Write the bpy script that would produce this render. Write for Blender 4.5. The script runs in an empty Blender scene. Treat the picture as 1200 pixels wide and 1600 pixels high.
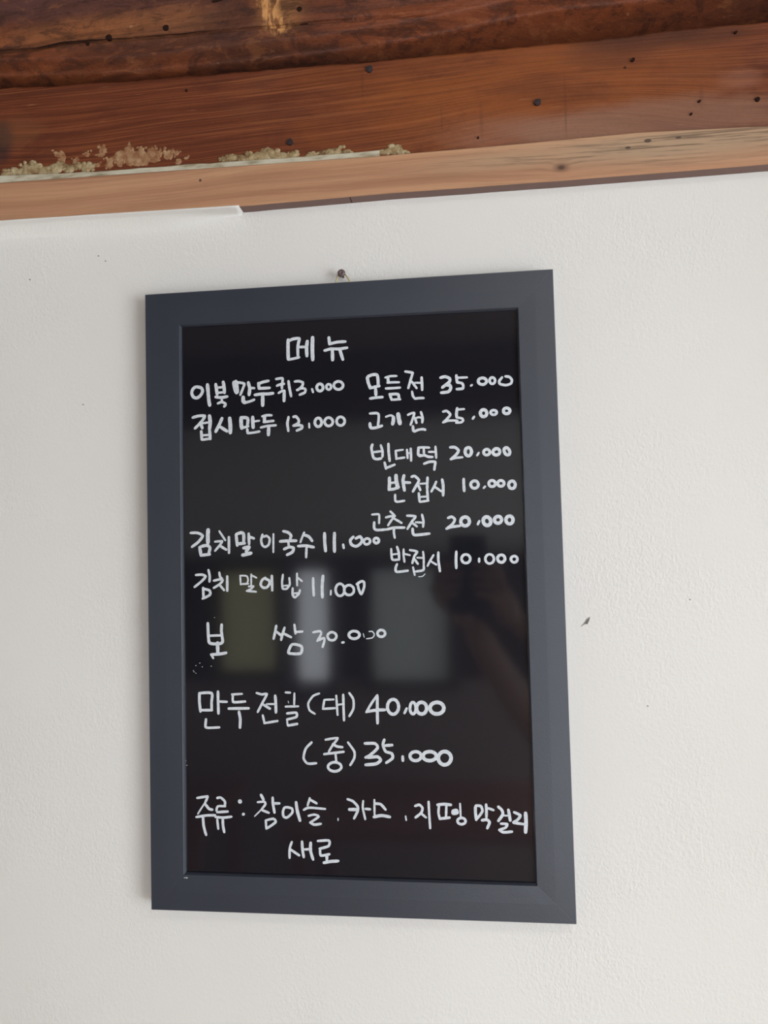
import bpy, bmesh, math, random
import numpy as np
from mathutils import Vector, Matrix, noise

# ------------------------------------------------------------------ camera, light, exposure
sc = bpy.context.scene
COL = sc.collection
Z0 = 2.05          # height of the menu board's top edge above the floor
WALL = 0.0205      # the wall plane lies this far behind the board's front face


def W(x, y, z=0.0):
    """board coordinates (x right, y up from the board's top left corner, z out of the wall) to world"""
    return Vector((x, -(z + WALL), y + Z0))


CAM_LOC = Vector((0.35234, -0.81467, 1.76727))
CAM_ROT = Matrix([[0.992648, 0.029344, 0.117422], [0.118615, -0.042874, -0.992014], [-0.024076, 0.998649, -0.046039]])
cam = bpy.data.cameras.new('camera')
cam.sensor_fit = 'HORIZONTAL'
cam.sensor_width = 36.0
cam.lens = 36.0
cam.clip_start = 0.01
cam_ob = bpy.data.objects.new('camera', cam)
COL.objects.link(cam_ob)
cam_ob.matrix_world = Matrix.Translation(CAM_LOC) @ CAM_ROT.to_4x4()
sc.camera = cam_ob

world = bpy.data.worlds.new('world')
sc.world = world
world.use_nodes = True
bg = world.node_tree.nodes['Background']
bg.inputs[0].default_value = (0.80, 0.86, 1.0, 1)
bg.inputs[1].default_value = 0.35


def area(name, loc, target, sx, sy, power, colour, spread=180):
    li = bpy.data.lights.new(name, 'AREA')
    li.shape = 'RECTANGLE'
    li.size, li.size_y = sx, sy
    li.energy = power
    li.color = colour
    li.spread = math.radians(spread)
    o = bpy.data.objects.new(name, li)
    COL.objects.link(o)
    o.location = loc
    o.rotation_euler = (Vector(target) - Vector(loc)).to_track_quat('-Z', 'Y').to_euler()
    return o


area('daylight_right_window', (2.32, -2.0, 1.25), (0.0, -2.0, 1.25), 1.75, 1.6, 53, (0.92, 0.98, 1.0))
area('added_fill_far', (1.02, -2.90, 0.95), (1.02, 0.0, 0.95), 0.56, 1.35, 14, (0.88, 0.95, 1.0))  # added fill before an unseen doorway, lifts the lower frame and wall
area('ceiling_lamp_light', (0.9, -1.35, 2.66), (0.9, -1.35, 0), 0.9, 0.25, 4, (1.0, 0.97, 0.93))

sc.view_settings.view_transform = 'Standard'
sc.view_settings.look = 'None'
sc.view_settings.gamma = 1.0
sc.view_settings.use_curve_mapping = False
sc.view_settings.exposure = 0.0


# ------------------------------------------------------------------ helpers
def lin(r, g, b):
    f = lambda c: (c / 255 / 12.92) if c / 255 <= 0.04045 else ((c / 255 + 0.055) / 1.055) ** 2.4
    return (f(r), f(g), f(b), 1.0)


class NT:
    """small node-tree builder"""

    def __init__(self, name):
        self.m = bpy.data.materials.new(name)
        self.m.use_nodes = True
        self.t = self.m.node_tree
        self.b = self.t.nodes['Principled BSDF']
        self.co = self.t.nodes.new('ShaderNodeTexCoord').outputs['Object']

    def put(self, sock, v):
        if isinstance(v, bpy.types.NodeSocket):
            self.t.links.new(v, sock)
        else:
            sock.default_value = v

    def node(self, typ, ins=None, **props):
        n = self.t.nodes.new(typ)
        for k, v in props.items():
            setattr(n, k, v)
        for k, v in (ins or {}).items():
            self.put(n.inputs[k], v)
        return n

    def math(self, op, a, b=0.0, c=0.0, clamp=False):
        n = self.node('ShaderNodeMath', {0: a, 1: b, 2: c}, operation=op)
        n.use_clamp = clamp
        return n.outputs[0]

    def vmath(self, op, a, b):
        return self.node('ShaderNodeVectorMath', {0: a, 1: b}, operation=op).outputs[0]

    def scaled(self, s, vec=None):
        return self.vmath('MULTIPLY', vec if vec is not None else self.co, s)

    def noise(self, vec, scale, detail=4, rough=0.55, dist=0.0):
        return self.node('ShaderNodeTexNoise', {'Vector': vec, 'Scale': scale, 'Detail': detail, 'Roughness': rough,
                                                'Distortion': dist}).outputs['Fac']

    def ramp(self, fac, stops, interp='LINEAR'):
        n = self.node('ShaderNodeValToRGB', {0: fac})
        cr = n.color_ramp
        cr.interpolation = interp
        while len(cr.elements) < len(stops):
            cr.elements.new(0.5)
        for e, (p, c) in zip(cr.elements, stops):
            e.position = p
            e.color = c if len(c) == 4 else (*c, 1)
        return n.outputs[0]

    def step(self, fac, a, b):
        return self.node('ShaderNodeMapRange', {0: fac, 1: a, 2: b, 3: 0.0, 4: 1.0}, interpolation_type='SMOOTHSTEP').outputs[0]

    def mix(self, fac, a, b, mode='MIX'):
        n = self.node('ShaderNodeMix', data_type='RGBA', blend_type=mode)
        self.put(n.inputs[0], fac)
        self.put(n.inputs[6], a)
        self.put(n.inputs[7], b)
        return n.outputs[2]

    def blob(self, x, y, rx, ry, warp=None, amp=0.5, soft=0.5):
        """mask of an oval patch at board coordinates (x, y): 1 inside, 0 outside"""
        d = self.vmath('SUBTRACT', self.co, (x, 0, y + Z0))
        d = self.vmath('MULTIPLY', d, (1 / rx, 0, 1 / ry))
        ln = self.node('ShaderNodeVectorMath', {0: d}, operation='LENGTH').outputs['Value']
        if warp is not None:
            w = self.math('SUBTRACT', warp, 0.5)
            ln = self.math('ADD', ln, self.math('MULTIPLY', w, amp * 2))
        return self.step(ln, 1.0 + soft * 0.5, 1.0 - soft)

    def bump(self, h, dist, strength=1.0, normal=None):
        ins = {'Height': h, 'Distance': dist, 'Strength': strength}
        if normal is not None:
            ins['Normal'] = normal
        return self.node('ShaderNodeBump', ins).outputs[0]

    def out(self, base, rough=0.5, normal=None, spec=0.5, **kw):
        self.put(self.b.inputs['Base Color'], base)
        self.put(self.b.inputs['Roughness'], rough)
        self.put(self.b.inputs['Specular IOR Level'], spec)
        if normal is not None:
            self.put(self.b.inputs['Normal'], normal)
        for k, v in kw.items():
            self.put(self.b.inputs[k.replace('_', ' ')], v)
        return self.m


def mesh_ob(name, verts, faces, mat, parent=None, smooth=False):
    me = bpy.data.meshes.new(name)
    me.from_pydata([tuple(v) for v in verts], [], faces)
    me.update()
    if smooth:
        me.polygons.foreach_set('use_smooth', [True] * len(me.polygons))
    if mat:
        me.materials.append(mat)
    o = bpy.data.objects.new(name, me)
    COL.objects.link(o)
    if parent:
        place_child(o, parent)
    return o


def place_child(o, parent):
    o.parent = parent
    if parent.type == 'EMPTY' or parent.location.length > 0:
        o.matrix_parent_inverse = Matrix.Translation(-parent.location)


def bm_ob(name, bm, mat, parent=None, smooth=False):
    bmesh.ops.recalc_face_normals(bm, faces=bm.faces)
    me = bpy.data.meshes.new(name)
    bm.to_mesh(me)
    bm.free()
    if smooth:
        me.polygons.foreach_set('use_smooth', [True] * len(me.polygons))
    if mat:
        me.materials.append(mat)
    o = bpy.data.objects.new(name, me)
    COL.objects.link(o)
    if parent:
        place_child(o, parent)
    return o


def thing(name, label, cat, loc, group=None):
    o = bpy.data.objects.new(name, None)
    COL.objects.link(o)
    o.empty_display_size = 0.05
    o.location = loc
    return tag(o, label, cat, group)


def tag(o, label, cat, group=None):
    o['label'] = label
    o['category'] = cat
    if group:
        o['group'] = group
    return o


def struct(o):
    o['kind'] = 'structure'
    return o


def box_bm(lo, hi, bev=0.0, seg=1):
    bm = bmesh.new()
    lo, hi = Vector(lo), Vector(hi)
    bmesh.ops.create_cube(bm, size=1.0, matrix=Matrix.Translation((lo + hi) / 2) @ Matrix.Diagonal((*(hi - lo), 1)))
    if bev:
        bmesh.ops.bevel(bm, geom=bm.edges[:], offset=bev, segments=seg, affect='EDGES', profile=0.5)
    return bm


def box(name, lo, hi, mat, parent=None, bev=0.0, seg=1):
    return bm_ob(name, box_bm(lo, hi, bev, seg), mat, parent)


def bbox(name, x0, x1, y0, y1, z0, z1, mat, parent=None, bev=0.0):
    """box in board coordinates"""
    a, b = W(x0, y0, z1), W(x1, y1, z0)
    return box(name, a, b, mat, parent, bev)


def interp(poly, x):
    xs = [p[0] for p in poly]
    ys = [p[1] for p in poly]
    k = (ys[-1] - ys[0]) / (xs[-1] - xs[0])         # outside the measured stretch the edge runs on at its mean slope
    if x <= xs[0]:
        return ys[0] + k * (x - xs[0])
    if x >= xs[-1]:
        return ys[-1] + k * (x - xs[-1])
    return float(np.interp(x, xs, ys))


def sstep(a, b, x):
    t = max(0.0, min(1.0, (x - a) / (b - a)))
    return t * t * (3 - 2 * t)


def nz(x, y, z=0.0):
    return noise.noise(Vector((x, y, z)))


# ------------------------------------------------------------------ materials
def m_wallpaper():
    n = NT('embossed_white_wallpaper')
    warp = n.noise(n.co, 60, 2)
    v = n.vmath('ADD', n.co, n.scaled((0.006, 0, 0.006), n.node('ShaderNodeTexNoise', {'Vector': n.co, 'Scale': 170.0, 'Detail': 1.0}).outputs['Color']))
    cells = n.node('ShaderNodeTexVoronoi', {'Vector': n.scaled((1, 0.3, 0.62), v), 'Scale': 400.0}, feature='SMOOTH_F1')
    cells.inputs['Smoothness'].default_value = 0.5
    fine = n.noise(n.co, 620, 2)
    h = n.math('ADD', n.math('MULTIPLY', cells.outputs['Distance'], 0.8), n.math('MULTIPLY', fine, 0.5))
    worn = n.noise(n.co, 5.0, 3)
    nb = n.bump(h, 0.00085, n.math('MULTIPLY_ADD', n.step(worn, 0.38, 0.68), 0.50, 0.10))
    big = n.noise(n.co, 2.2, 3)
    base = n.mix(n.step(big, 0.3, 0.7), (0.755, 0.735, 0.705, 1), (0.775, 0.762, 0.738, 1))
    return n.out(base, 0.55, nb, 0.3)


def m_plain(name, col, rough=0.5, spec=0.5, bumps=None, **kw):
    n = NT(name)
    nb = None
    var = n.noise(n.co, 30, 3)
    base = n.mix(n.math('MULTIPLY', var, 0.35), col, tuple(c * 0.7 for c in col[:3]) + (1,))
    if bumps:
        nb = n.bump(n.noise(n.co, bumps[0], 3), bumps[1], 0.6)
    return n.out(base, rough, nb, spec, **kw)


def grain_coords(n, knots=(), sx=1.0):
    """object coordinates bent by slow waves and round the knots, for grain along x"""
    slow = n.noise(n.scaled((1.6, 1, 6)), 1.0, 2)
    z = n.math('MULTIPLY', n.math('SUBTRACT', slow, 0.5), 0.045)
    for (x, y, rx, ry, a) in knots:
        z = n.math('ADD', z, n.math('MULTIPLY', n.blob(x, y, rx, ry, soft=1.0), a))
    off = n.node('ShaderNodeCombineXYZ', {2: z}).outputs[0]
    return n.vmath('ADD', n.co, off)


def m_beam_lower():
    n = NT('old_red_brown_timber')
    kx, ky = [(0.4696, 0.1612)][0]
    kx2, ky2 = [(-0.0831, 0.1896)][0]
    c = grain_coords(n, [(kx, ky, 0.13, 0.05, -0.020), (kx2, ky2, 0.10, 0.04, 0.006)])
    fine = n.noise(n.scaled((2.5, 2, 260), c), 1.0, 3, 0.75)
    rings = n.noise(n.scaled((0.7, 1, 95), c), 1.0, 3, 0.5)
    fuzz = n.noise(n.co, 260, 4, 0.7)
    patch = n.noise(n.scaled((3.5, 3, 11)), 1.0, 4, 0.6)
    patch2 = n.noise(n.scaled((7, 7, 16)), 1.3, 5, 0.62, 0.6)
    base = n.ramp(rings, [(0.30, lin(100, 50, 29)), (0.5, lin(112, 57, 33)), (0.7, lin(122, 64, 37))])
    hair_ = n.noise(n.scaled((5, 2, 520), c), 1.0, 3, 0.7)
    base = n.mix(n.math('MULTIPLY', n.step(hair_, 0.51, 0.45), 0.32), base, lin(66, 30, 18))
    base = n.mix(n.math('MULTIPLY', n.step(hair_, 0.56, 0.62), 0.20), base, lin(168, 104, 60))
    # a brighter orange stretch towards the middle right, duller red to the left
    ox, oy = [(0.4177, 0.1902)][0]
    base = n.mix(n.math('MULTIPLY', n.blob(ox, oy, 0.24, 0.075, patch2, 0.9, 0.9), 0.62), base, lin(151, 84, 37))
    base = n.mix(n.math('MULTIPLY', n.step(patch2, 0.52, 0.72), 0.38), base, lin(78, 36, 24))
    base = n.mix(n.math('MULTIPLY', n.step(patch, 0.56, 0.75), 0.35), base, lin(104, 68, 50))
    line = n.step(fine, 0.50, 0.42)
    base = n.mix(n.math('MULTIPLY', line, 0.22), base, lin(62, 29, 19))
    pale = n.math('MULTIPLY', n.step(fine, 0.55, 0.62), n.step(patch, 0.42, 0.55))
    base = n.mix(n.math('MULTIPLY', pale, 0.16), base, lin(165, 108, 66))
    # worn greyish area low on the right
    gx, gy = [(0.5342, 0.1505)][0]
    base = n.mix(n.math('MULTIPLY', n.blob(gx, gy, 0.19, 0.024, patch2, 0.6, 0.5), 0.62), base, lin(137, 101, 84))
    for (x, y), rx, ry, a, col in zip([(0.6372, 0.1881), (0.4724, 0.1472), (-0.1732, 0.1923), (-0.1528, 0.2010), (0.5377, 0.2438), (0.5113, 0.2307), (0.6078, 0.2364), (0.3663, 0.1567), (0.2693, 0.2542)],
                                      (0.022, 0.07, 0.014, 0.035, 0.06, 0.05, 0.05, 0.05, 0.1),
                                      (0.012, 0.018, 0.026, 0.022, 0.016, 0.02, 0.012, 0.02, 0.012),
                                      (0.2, 0.35, 0.85, 0.3, 0.5, 0.35, 0.5, 0.25, 0.3),
                                      (lin(176, 126, 106), lin(150, 112, 90), lin(50, 36, 36), lin(128, 84, 52), lin(66, 36, 26),
                                       lin(58, 36, 30), lin(60, 34, 26), lin(150, 100, 75), lin(60, 34, 26))):
        base = n.mix(n.math('MULTIPLY', n.blob(x, y, rx, ry, patch2, 0.8, 0.6), a), base, col)
    for (x, y), rx, ry in zip([(0.4593, 0.1862), (0.4590, 0.1587), (0.3714, 0.1702), (0.3294, 0.1740), (0.5963, 0.1732), (0.2447, 0.2210)], (0.0016, 0.0012, 0.0022, 0.0012, 0.002, 0.0016), (0.03, 0.02, 0.022, 0.018, 0.012, 0.02)):
        base = n.mix(n.math('MULTIPLY', n.blob(x, y, rx, ry, patch2, 0.5, 0.9), 0.22), base, lin(58, 30, 22))
    # light scratches along the grain
    scr = n.noise(n.scaled((16, 3, 330)), 1.0, 2, 0.5)
    where = n.noise(n.scaled((5, 3, 16)), 1.0, 2)
    s = n.math('MULTIPLY', n.step(scr, 0.68, 0.74), n.step(where, 0.5, 0.62))
    base = n.mix(n.math('MULTIPLY', s, 0.65), base, lin(190, 135, 95))
    # pin holes
    ph = n.node('ShaderNodeTexVoronoi', {'Vector': n.co, 'Scale': 34.0, 'Randomness': 1.0})
    hole = n.math('MULTIPLY', n.step(ph.outputs['Distance'], 0.075, 0.04), n.step(n.node('ShaderNodeSeparateColor', {0: ph.outputs['Color']}).outputs[0], 0.55, 0.6))
    base = n.mix(n.math('MULTIPLY', hole, 0.75), base, lin(40, 22, 18))
    base = n.mix(n.math('MULTIPLY', n.step(fuzz, 0.52, 0.75), 0.16), base, lin(60, 32, 24))
    h = n.math('ADD', n.math('MULTIPLY', fine, 0.7), n.math('ADD', n.math('MULTIPLY', fuzz, 0.25), n.math('MULTIPLY', hole, -0.8)))
    rough = n.math('MULTIPLY_ADD', patch2, 0.35, 0.45)
    return n.out(base, rough, n.bump(h, 0.0013, 0.8), 0.30)


def m_beam_upper():
    n = NT('weathered_dark_log')
    c = grain_coords(n)
    fine = n.noise(n.scaled((3.0, 20, 190), c), 1.0, 5, 0.65)
    patch = n.noise(n.scaled((4.5, 5, 12)), 1.0, 5, 0.62, 0.4)
    patch2 = n.noise(n.scaled((11, 11, 26)), 1.0, 5, 0.65, 0.8)
    fuzz = n.noise(n.co, 210, 4, 0.7)
    base = n.ramp(patch, [(0.28, lin(60, 33, 25)), (0.47, lin(92, 50, 33)), (0.60, lin(122, 64, 36)), (0.74, lin(140, 82, 46))])
    base = n.mix(n.math('MULTIPLY', n.step(patch2, 0.5, 0.68), 0.55), base, lin(60, 33, 25))
    # shade of the upper left facet painted in dull mauve, orange band under it
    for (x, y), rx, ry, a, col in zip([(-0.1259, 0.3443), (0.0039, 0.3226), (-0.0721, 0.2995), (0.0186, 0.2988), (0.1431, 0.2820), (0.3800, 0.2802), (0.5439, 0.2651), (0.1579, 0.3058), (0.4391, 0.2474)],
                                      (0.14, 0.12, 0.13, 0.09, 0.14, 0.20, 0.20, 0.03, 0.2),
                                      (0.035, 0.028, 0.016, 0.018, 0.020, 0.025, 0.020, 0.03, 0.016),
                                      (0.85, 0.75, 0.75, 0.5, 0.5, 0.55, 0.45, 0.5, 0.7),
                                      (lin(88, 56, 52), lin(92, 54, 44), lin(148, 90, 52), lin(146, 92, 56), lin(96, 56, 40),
                                       lin(140, 72, 38), lin(116, 58, 34), lin(170, 116, 66), lin(56, 34, 28))):  # the last, dark patch paints shade into the joint recess on the right
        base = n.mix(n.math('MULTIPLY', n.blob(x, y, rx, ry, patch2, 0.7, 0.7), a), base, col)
    base = n.mix(n.math('MULTIPLY', n.step(fine, 0.52, 0.36), 0.4), base, lin(45, 25, 20))
    dirt = n.noise(n.scaled((26, 26, 70)), 1.0, 6, 0.75, 0.5)
    base = n.mix(n.math('MULTIPLY', n.step(dirt, 0.50, 0.60), 0.55), base, lin(48, 27, 22))
    base = n.mix(n.math('MULTIPLY', n.step(dirt, 0.45, 0.36), 0.30), base, lin(160, 100, 62))
    # bare pale splinters
    (ax, ay), (bx, by) = [(0.1464, 0.3056), (0.1547, 0.2859)]
    for x, y, rx, ry in ((ax, ay, 0.013, 0.022), (bx, by, 0.011, 0.012)):
        mk = n.math('MULTIPLY', n.blob(x, y, rx, ry, patch2, 1.2, 0.5), n.step(n.noise(n.scaled((150, 50, 60)), 1.0, 3), 0.42, 0.56))
        base = n.mix(mk, base, lin(205, 148, 92))
    sp = n.math('MULTIPLY', n.step(n.noise(n.scaled((60, 30, 160)), 1.0, 3), 0.70, 0.76), 0.7)
    base = n.mix(sp, base, lin(172, 122, 88))
    base = n.mix(n.math('MULTIPLY', n.step(fuzz, 0.5, 0.75), 0.25), base, lin(50, 30, 26))
    h = n.math('ADD', n.math('MULTIPLY', fine, 0.7), n.math('MULTIPLY', n.math('ADD', fuzz, patch2), 0.5))
    return n.out(base, 0.6, n.bump(h, 0.002, 0.8), 0.35)


def m_trim():
    n = NT('light_brown_moulding_wood')
    kx, ky = [(0.4520, 0.1069)][0]
    c = grain_coords(n, [(kx, ky, 0.016, 0.009, 0.003)])
    fine = n.noise(n.scaled((9.0, 20, 420), c), 1.0, 4, 0.7)
    rings = n.noise(n.scaled((1.0, 1, 70), c), 1.0, 4, 0.5)
    patch = n.noise(n.scaled((4, 4, 14)), 1.0, 4, 0.6)
    base = n.ramp(rings, [(0.32, lin(158, 112, 84)), (0.5, lin(182, 136, 104)), (0.68, lin(196, 150, 115))])
    gx, gy = [(0.5636, 0.1223)][0]
    g2x, g2y = [(0.4018, 0.1193)][0]
    grey = n.math('MAXIMUM', n.blob(gx, gy, 0.20, 0.019, patch, 0.5, 0.8), n.math('MULTIPLY', n.blob(g2x, g2y, 0.10, 0.012, patch, 0.6, 0.8), 0.7))
    base = n.mix(n.math('MULTIPLY', grey, 0.8), base, lin(172, 147, 120))
    base = n.mix(n.math('MULTIPLY', n.math('MULTIPLY', n.step(fine, 0.52, 0.40), 0.75), n.math('MULTIPLY_ADD', grey, 0.75, 0.22)), base, lin(98, 78, 64))
    base = n.mix(n.math('MULTIPLY', n.step(fine, 0.58, 0.7), 0.3), base, lin(205, 165, 130))
    for q, a, col in ((n.blob(kx, ky, 0.009, 0.005, patch, 0.5, 0.7), 0.75, lin(104, 74, 58)),
                      (n.blob(kx, ky, 0.0035, 0.0022, None, 0, 0.5), 0.8, lin(70, 50, 42))):
        base = n.mix(n.math('MULTIPLY', q, a), base, col)
    for (x, y), rx, ry in zip([(0.5397, 0.1277), (0.5197, 0.1221), (0.0634, 0.1251), (0.5701, 0.1284)], (0.004, 0.003, 0.0016, 0.003), (0.002, 0.0014, 0.0016, 0.001)):
        base = n.mix(n.math('MULTIPLY', n.blob(x, y, rx, ry, patch, 0.6, 0.4), 0.85), base, lin(62, 46, 40))
    return n.out(base, 0.55, n.bump(fine, 0.0006, 0.5), 0.35)


def m_frame():
    n = NT('matte_black_frame_foil')
    f1 = n.noise(n.co, 900, 2)
    f2 = n.noise(n.co, 14, 4)
    base = n.mix(f2, (0.018, 0.025, 0.042, 1), (0.022, 0.030, 0.049, 1))
    return n.out(base, n.math('MULTIPLY_ADD', f2, 0.06, 0.40), n.bump(f1, 0.0002, 0.5), 0.95)


def m_gloss():
    n = NT('glossy_black_panel')
    # the acrylic is slightly wavy
    wv = n.noise(n.scaled((1, 1, 0.6)), 9, 2)
    return n.out((0.0100, 0.0105, 0.0150, 1), 0.075, n.bump(wv, 0.0004, 0.25), 0.72)


def m_paint():
    n = NT('white_marker_paint')
    v = n.noise(n.co, 420, 3)
    base = n.mix(n.step(v, 0.35, 0.7), (0.60, 0.645, 0.70, 1), (0.73, 0.765, 0.81, 1))
    return n.out(base, 0.6, None, 0.3)


def m_foam():
    n = NT('dried_foam_and_putty')
    v = n.noise(n.co, 130, 4)
    base = n.ramp(v, [(0.3, lin(112, 84, 54)), (0.5, lin(162, 140, 104)), (0.7, lin(188, 172, 138))])
    return n.out(base, 0.8, n.bump(n.noise(n.co, 300, 4), 0.002, 0.8), 0.2)


def m_strip():
    n = NT('pale_plaster_edge')
    v = n.noise(n.scaled((40, 40, 160)), 1.0, 4)
    base = n.ramp(v, [(0.3, lin(150, 138, 112)), (0.5, lin(192, 184, 162)), (0.7, lin(206, 200, 182))])
    return n.out(base, 0.8, n.bump(v, 0.001, 0.6), 0.2)


def m_smear():
    n = NT('thin_putty_smear')
    v = n.noise(n.co, 160, 4)
    base = n.ramp(v, [(0.3, lin(128, 80, 54)), (0.5, lin(156, 116, 84)), (0.7, lin(178, 146, 112))])
    return n.out(base, 0.8, n.bump(v, 0.001, 0.6), 0.2)


M = dict(
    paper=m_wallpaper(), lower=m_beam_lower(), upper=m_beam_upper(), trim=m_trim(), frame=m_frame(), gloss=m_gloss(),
    paint=m_paint(), foam=m_foam(), strip=m_strip(), smear=m_smear(),
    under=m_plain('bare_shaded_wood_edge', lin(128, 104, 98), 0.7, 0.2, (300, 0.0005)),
    nail=m_plain('oxidised_nail', lin(112, 96, 98), 0.5, 0.5, (600, 0.0003), Metallic=0.4),
    rust=m_plain('dark_nail_iron', lin(52, 42, 44), 0.7, 0.3, (600, 0.0004)),
    hole=m_plain('dark_nail_hole', lin(44, 27, 21), 0.9, 0.1),
    brass=m_plain('brass_wire', lin(236, 218, 165), 0.35, 0.5, None, Metallic=1.0),
    chip=m_plain('white_paint_flake', lin(205, 205, 205), 0.7, 0.3),
    mark=m_plain('grey_wall_mark', lin(120, 118, 112), 0.8, 0.2),
    back=m_plain('fibreboard_back', lin(70, 58, 48), 0.8, 0.2),
    plaster=m_plain('white_room_plaster', (0.72, 0.71, 0.68, 1), 0.8, 0.2),
    wood=m_plain('dark_stained_timber', lin(74, 50, 42), 0.5, 0.4, (60, 0.001)),
    ceil=m_plain('brown_ceiling_boards', lin(122, 104, 92), 0.6, 0.3, (60, 0.001)),
    floor=m_plain('worn_wood_floor', lin(186, 160, 132), 0.5, 0.4, (40, 0.001)),
    dado=m_plain('brown_wall_panelling', lin(172, 158, 152), 0.55, 0.4, (60, 0.001)),
    table=m_plain('reddish_table_wood', lin(150, 92, 66), 0.35, 0.5),
    cloth=m_plain('backlit_olive_curtain', lin(178, 176, 140), 0.9, 0.1, None, Emission_Color=lin(190, 188, 150), Emission_Strength=1.25),
    jacket=m_plain('dark_knit_fabric', lin(40, 34, 36), 0.9, 0.1),
    trousers=m_plain('dark_blue_trousers', lin(36, 40, 56), 0.9, 0.1),
    skin=m_plain('skin', lin(205, 165, 142), 0.5, 0.4),
    hair=m_plain('black_hair', lin(22, 18, 18), 0.45, 0.4),
    phone=m_plain('black_phone_shell', lin(20, 22, 30), 0.4, 0.5),
    lens=m_plain('camera_glass', lin(8, 8, 12), 0.1, 0.6),
    white=m_plain('white_enamel', lin(225, 225, 222), 0.4, 0.4),
)


def m_pane(name, col, strength):
    n = NT(name)
    return n.out(col, 0.3, None, 0.4, Emission_Color=col, Emission_Strength=strength)


M['pane_bright'] = m_pane('daylit_pane', (0.86, 0.92, 1.0, 1), 3.2)
M['pane_dim'] = m_pane('frosted_daylit_pane', (0.72, 0.80, 0.80, 1), 0.6)
M['diffuser'] = m_pane('lamp_diffuser', (1.0, 0.97, 0.92, 1), 2.0)

# ------------------------------------------------------------------ the setting
XL, XR, YB, ZC = -1.9, 2.4, -3.0, 2.72


def build_back_wall():
    """papered wall behind the board: a grid, with the paper lifting a little under the moulding"""
    xs = np.linspace(XL, XR, 60)
    edge = [(-0.1834, 0.1017), (0.1026, 0.0920), (0.2641, 0.0945), (0.4686, 0.0936), (0.6617, 0.0955)]
    rows = [0.0, 0.8, 1.2, 1.6, 1.9, 1.97] + [2.0 + 0.0075 * k for k in range(24)]
    v, f = [], []
    xs = list(np.linspace(XL, -0.35, 8)) + list(np.linspace(-0.33, 0.8, 90)) + list(np.linspace(0.85, XR, 8))
    for z in rows:
        for x in xs:
            ed = interp(edge, x) + Z0
            d = 0.0
            if -0.33 < x < 0.8:
                k = math.exp(-((z - (ed - 0.024)) / 0.013) ** 2)
                d = 0.0016 * k * sstep(0.22, -0.05, x) * (0.6 + 0.8 * nz(x * 9, z * 20)) + 0.0003 * nz(x * 6, z * 7)
            v.append((x, -d, z))
    nx = len(xs)
    for j in range(len(rows) - 1):
        for i in range(nx - 1):
            a = j * nx + i
            f.append((a, a + 1, a + 1 + nx, a + nx))
    base = len(v)
    for x, z in ((XL, 0), (XR, 0), (XR, rows[-1]), (XL, rows[-1])):
        v.append((x, 0.12, z))
    f.append((base + 3, base + 2, base + 1, base))
    o = struct(mesh_ob('wall_front', v, f, M['paper'], smooth=True))
    return o


wall = build_back_wall()
struct(box('floor', (XL, YB, -0.1), (XR, 0.12, 0), M['floor']))
struct(box('ceiling', (XL, YB, ZC), (XR, 0.12, ZC + 0.1), M['ceil']))
struct(box('wall_left', (XL - 0.1, YB, 0), (XL, 0.12, ZC), M['plaster']))

# right wall with a window opening
wr = box_bm((XR, YB, 0), (XR + 0.1, 0.12, 0.40))
for lo, hi in (((XR, YB, 2.10), (XR + 0.1, 0.12, ZC)), ((XR, YB, 0.40), (XR + 0.1, -2.92, 2.10)), ((XR, -1.08, 0.40), (XR + 0.1, 0.12, 2.10))):
    b2 = box_bm(lo, hi)
    me = bpy.data.meshes.new('tmp')
    b2.to_mesh(me)
    wr.from_mesh(me)
    b2.free()
    bpy.data.meshes.remove(me)
struct(bm_ob('wall_right', wr, M['plaster']))
win = bpy.data.objects.new('window_1', None)
COL.objects.link(win)
win.location = (XR, -2.0, 0.40)
win['kind'] = 'structure'
for lo, hi in (((XR + 0.02, -2.92, 0.40), (XR + 0.08, -1.08, 0.46)), ((XR + 0.02, -2.92, 2.04), (XR + 0.08, -1.08, 2.10)),
               ((XR + 0.02, -2.92, 0.46), (XR + 0.08, -2.86, 2.04)), ((XR + 0.02, -1.14, 0.46), (XR + 0.08, -1.08, 2.04)),
               ((XR + 0.02, -2.03, 0.46), (XR + 0.08, -1.97, 2.04))):
    box('frame_bar', lo, hi, M['wood'], win, 0.004)
for y0, y1 in ((-2.86, -2.03), (-1.97, -1.14)):
    box('pane', (XR + 0.045, y0, 0.46), (XR + 0.05, y1, 2.04), M['pane_bright'], win)

# the far side of the room, which shows only as a reflection in the black panel
DB = -YB - WALL                                       # its distance in front of the board
R1 = [(-1.131, 0.346), (0.638, 0.309), (-1.139, -0.319), (0.617, -0.339)]      # plaster band
R2 = [(-0.920, -0.363), (-0.643, -0.877), (-0.529, -0.364), (-0.385, -0.972), (-0.159, -0.372), (0.205, -0.928), (0.451, -0.744), (0.543, -0.929), (-1.088, -0.353), (0.646, -0.389)]
ZP0, ZP1 = R1[2][1] + Z0, R1[0][1] + Z0
struct(box('wall_back', (XL, YB - 0.1, 0), (XR, YB, ZC), M['plaster']))
tb = thing('roof_beam', 'dark stained roof beam above the far wall', 'beam', (0, YB, ZP1))
box('beam_body', (XL, YB, ZP1), (XR, YB + 0.16, ZC - 0.005), M['wood'], tb, 0.01)
tb = thing('lintel_beam', 'dark timber lintel over the far windows', 'beam', (0, YB, ZP0 - 0.06))
box('lintel_body', (XL, YB, ZP0 - 0.07), (XR, YB + 0.09, ZP0), M['wood'], tb, 0.006)


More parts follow.
